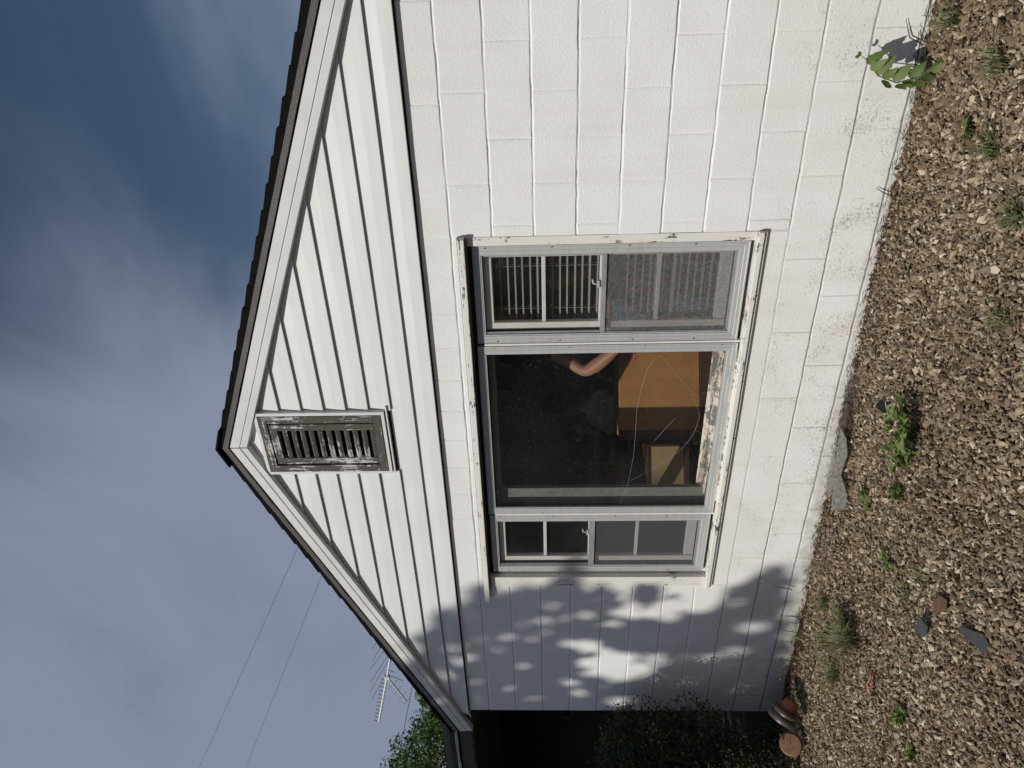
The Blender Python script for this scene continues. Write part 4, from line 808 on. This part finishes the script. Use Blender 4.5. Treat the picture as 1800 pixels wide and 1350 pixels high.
# garden tree in front (behind the photographer's left): it throws the dappled shade on the left of the wall
def inpoly(x,y,poly):
    ins=False; j=len(poly)-1
    for i in range(len(poly)):
        if (poly[i][1]>y)!=(poly[j][1]>y) and x<(poly[j][0]-poly[i][0])*(y-poly[i][1])/(poly[j][1]-poly[i][1])+poly[i][0]: ins=not ins
        j=i
    return ins
def shadetree():
    edge=[(1.44,.10),(1.55,.22),(1.53,.36),(1.36,.40),(1.22,.50),(1.12,.60),(1.06,.74),(1.16,.83),(1.30,.80),(1.34,1.0),(1.30,1.2),(1.33,1.38),(1.42,1.45),(1.55,1.52),(1.50,1.60),(1.35,1.72),(1.32,1.9),(1.36,2.10),(1.28,2.22),(1.12,2.38),(.98,2.52),(.84,2.60),(.60,2.58),(.50,2.75),(.2,2.9),(-.4,3.3),(-1.5,4.0),(-3.2,4.3),(-4.8,3.6),(-5.6,2.2),(-5.0,.6),(-3.6,-.4),(-2.2,-.7),(-1.0,-.5),(.2,-.1),(.8,.02)]
    holes=[(.57,1.36,.12,.07),(.44,1.20,.12,.08),(.62,1.14,.10,.05),(.50,1.02,.11,.06),(.73,1.42,.07,.05),(.40,.88,.09,.04),(.64,.93,.08,.03),(.78,1.52,.08,.04),(.54,1.86,.08,.03),(.62,2.28,.09,.045),(.76,2.33,.06,.04),(.35,1.52,.07,.05),(.22,1.45,.07,.05),(1.02,1.72,.07,.04),(1.18,1.66,.06,.03),(1.05,1.56,.05,.03),(.9,1.7,.05,.03),(.98,1.86,.05,.03),(.83,1.80,.05,.03),(.15,1.8,.08,.03),(.28,1.98,.06,.03),(.36,.62,.09,.04),(.62,.55,.09,.04),(.12,1.15,.1,.05),(.95,.30,.10,.05),(.7,.36,.1,.04),(.3,.3,.08,.05),(1.08,1.42,.06,.04),(1.18,1.12,.06,.04),(.48,2.44,.06,.03),(.35,2.2,.05,.03),(.85,1.96,.05,.03)]
    holes+=[(1.10,1.14,.13,.055),(1.10,.98,.12,.05),(1.18,.86,.10,.06),(1.05,.86,.08,.04),(.99,1.24,.09,.035),(.79,1.40,.10,.045),(.70,1.28,.10,.04),(.60,1.22,.10,.06),(.52,1.10,.12,.05),(.58,.92,.12,.045),(.46,1.34,.10,.04),(.40,1.12,.09,.03),(.66,1.06,.09,.035),(.34,.70,.09,.03),(.36,.56,.08,.035)]; pts=[]; rr=random.Random(5)
    S=Vector((-.36,-1,1.1))
    def ok(x,z):
        if not inpoly(x+.05*math.sin(z*23)+.03*math.sin(z*51+x*9),z+.04*math.sin(x*27),edge): return False
        for hx,hz,rx,rz in holes:
            if ((x-hx)/(rz*1.05))**2+((z-hz-.25*(x-hx))/(rx*1.0))**2<1: return False
        return True
    # twigs: short runs of leaves
    tw=0
    for _ in range(34): holes.append((rr.uniform(-.1,1.45),rr.uniform(.1,2.6),rr.uniform(.025,.065),rr.uniform(.014,.03)))
    while tw<9600:
        x=rr.uniform(-.9,1.6) if rr.random()<.60 else rr.uniform(-5.7,-.9); z=rr.uniform(-.8,4.4) if x<-.9 else rr.uniform(-.4,3.0)
        if not ok(x,z): continue
        d=6.6+1.5*math.sin(x*1.9+z*2.3)+rr.uniform(-1.0,1.0)
        b=Vector((x,0,z))+S*d; dv=Vector((rr.gauss(0,1),rr.gauss(0,1),rr.gauss(0,.5))).normalized(); tw+=1
        for k in range(7):
            p=b+dv*(.03*k)+Vector((rr.gauss(0,.02),rr.gauss(0,.02),rr.gauss(0,.02))); t_=p.y/S.y; q=p-S*t_
            if ok(q.x,q.z): pts.append(tuple(p))
    P=np.array(pts); cen=P.mean(axis=0)
    limb_tree('shade_tree','broad leafy tree standing in front of the house corner, casting dappled shade',(cen[0]-1.5,cen[1]-.8,-.1),tuple(cen),P,.070,.16,'leaf_tree',16)
shadetree()
# small-leaved tree behind the porch wing
def backtree():
    P1,_=cloud_pts(15000,(-11.4,6,3.95),(1.45,1.0,1.3),75,.38); P2,_=cloud_pts(7000,(-9.5,6,3.6),(.85,.8,.95),30,.30); P3,_=cloud_pts(2500,(-8.75,6,4.0),(.4,.5,.45),12,.22)
    P=np.concatenate([P1,P2,P3]); limb_tree('garden_tree','small-leaved green tree rising behind the left eave under the antenna',(-10.8,6,-.1),(-10.8,6,4.0),P,.075,.12,'leaf_tree',14)
backtree()
# unseen leaf row, added so the panes reflect something dark
def added_hedge():
    pts=[]
    for k in range(26):
        x=-26+k*1.5; P,_=cloud_pts(1500,(x,-15+math.sin(k)*.8,2.3+.4*math.sin(k*2.1)),(1.2,.9,2.6),26,.75); pts.append(P)
    P=np.concatenate(pts); V,F,T=leaves(P,.34,.7,.3,.2); o=npmesh('added_hedge',V,F,'leaf_dark',None,loc=(-6,-15,0),tone=T); tagset(o,'tall row of dark leaves added out of view to darken the pane reflections','added_hedge')
added_hedge()

# =====================================================  ANTENNA AND WIRES
def antenna():
    y=14; r=thing('tv_antenna',(-17.9,y,0),'white rooftop television antenna with V of booms against the sky','antenna')
    def seg(a,b,rad,n,m): build(n,MB().tube([(a[0],a[1] if len(a)>2 else y,a[-1]),(b[0],b[1] if len(b)>2 else y,b[-1])],rad,7),m,r)
    seg((-17.85,7.49),(-19.03,7.77),.034,'boom','antenna_metal'); seg((-19.03,7.77),(-21.85,8.45),.040,'boom','antenna_metal'); seg((-19.05,7.75),(-20.5,7.20),.034,'boom','antenna_metal')
    build('mast',MB().tube([(-18.2,y+.05,0),(-18.2,y+.05,7.62)],.03,8),'antenna_metal',r)
    build('bracket',MB().box(-19.15,-18.95,y-.06,y+.06,7.66,7.86),'antenna_metal',r,bevel=.01)
    def el(a,b,rad=.012): seg(a,b,rad,'element','antenna_dark')
    for a,b in (((-17.35,8.10),(-16.6,7.62)),((-18.05,8.18),(-17.14,7.70)),((-18.52,8.31),(-17.36,7.60)),((-19.34,8.44),(-17.66,7.52)),((-19.90,8.52),(-18.0,7.55)),((-20.40,8.53),(-18.75,7.73))): el(a,b)
    el((-18.6,7.67),(-18.75,7.42)); el((-18.9,7.70),(-19.25,7.18))
    for k in range(4):
        s=.25+.24*k; x=-19.05-1.45*s; z=7.75-.55*s; el((x-.30,z+.12),(x+.22,z-.34) if k>3 else (x+.20,z-.22),.011)
    for k in range(12):
        s=.04+k*.085; x=-19.03-2.82*s; z=7.77+.68*s; el((x+.02,z+.20),(x-.10,z-.05),.014)
antenna()
def wires():
    rng_=[((-6.20,7.03),(-14.80,11.53),8,.0045,'upper thin black overhead wire crossing the sky','wire_black'),((-7.26,6.75),(-14.78,10.19),8,.0045,'second thin black overhead wire just below the upper one','wire_black'),((-11.04,5.07),(-14.72,5.91),8,.0085,'thicker dark cable running past the garden tree','wire_black'),((-11.85,4.79),(-14.72,5.99),8,.008,'grey cable crossing the dark one in front of the garden tree','wire_grey')]
    for a,b,y,rad,lab,m in rng_:
        a=Vector((a[0],y,a[1])); b=Vector((b[0],y,b[1])); d=b-a; p0=a-d*.35 if rad<.006 else a-d*.6; p1=b+d*1.5
        pts=[p0.lerp(p1,k/24)+Vector((0,0,-.12*math.sin(math.pi*k/24))) if False else p0.lerp(p1,k/24) for k in range(25)]
        o=build('overhead_wire',MB().tube(pts,rad,6),m,None,loc=tuple(p0)); tagset(o,lab,'wire','overhead wires')
wires()
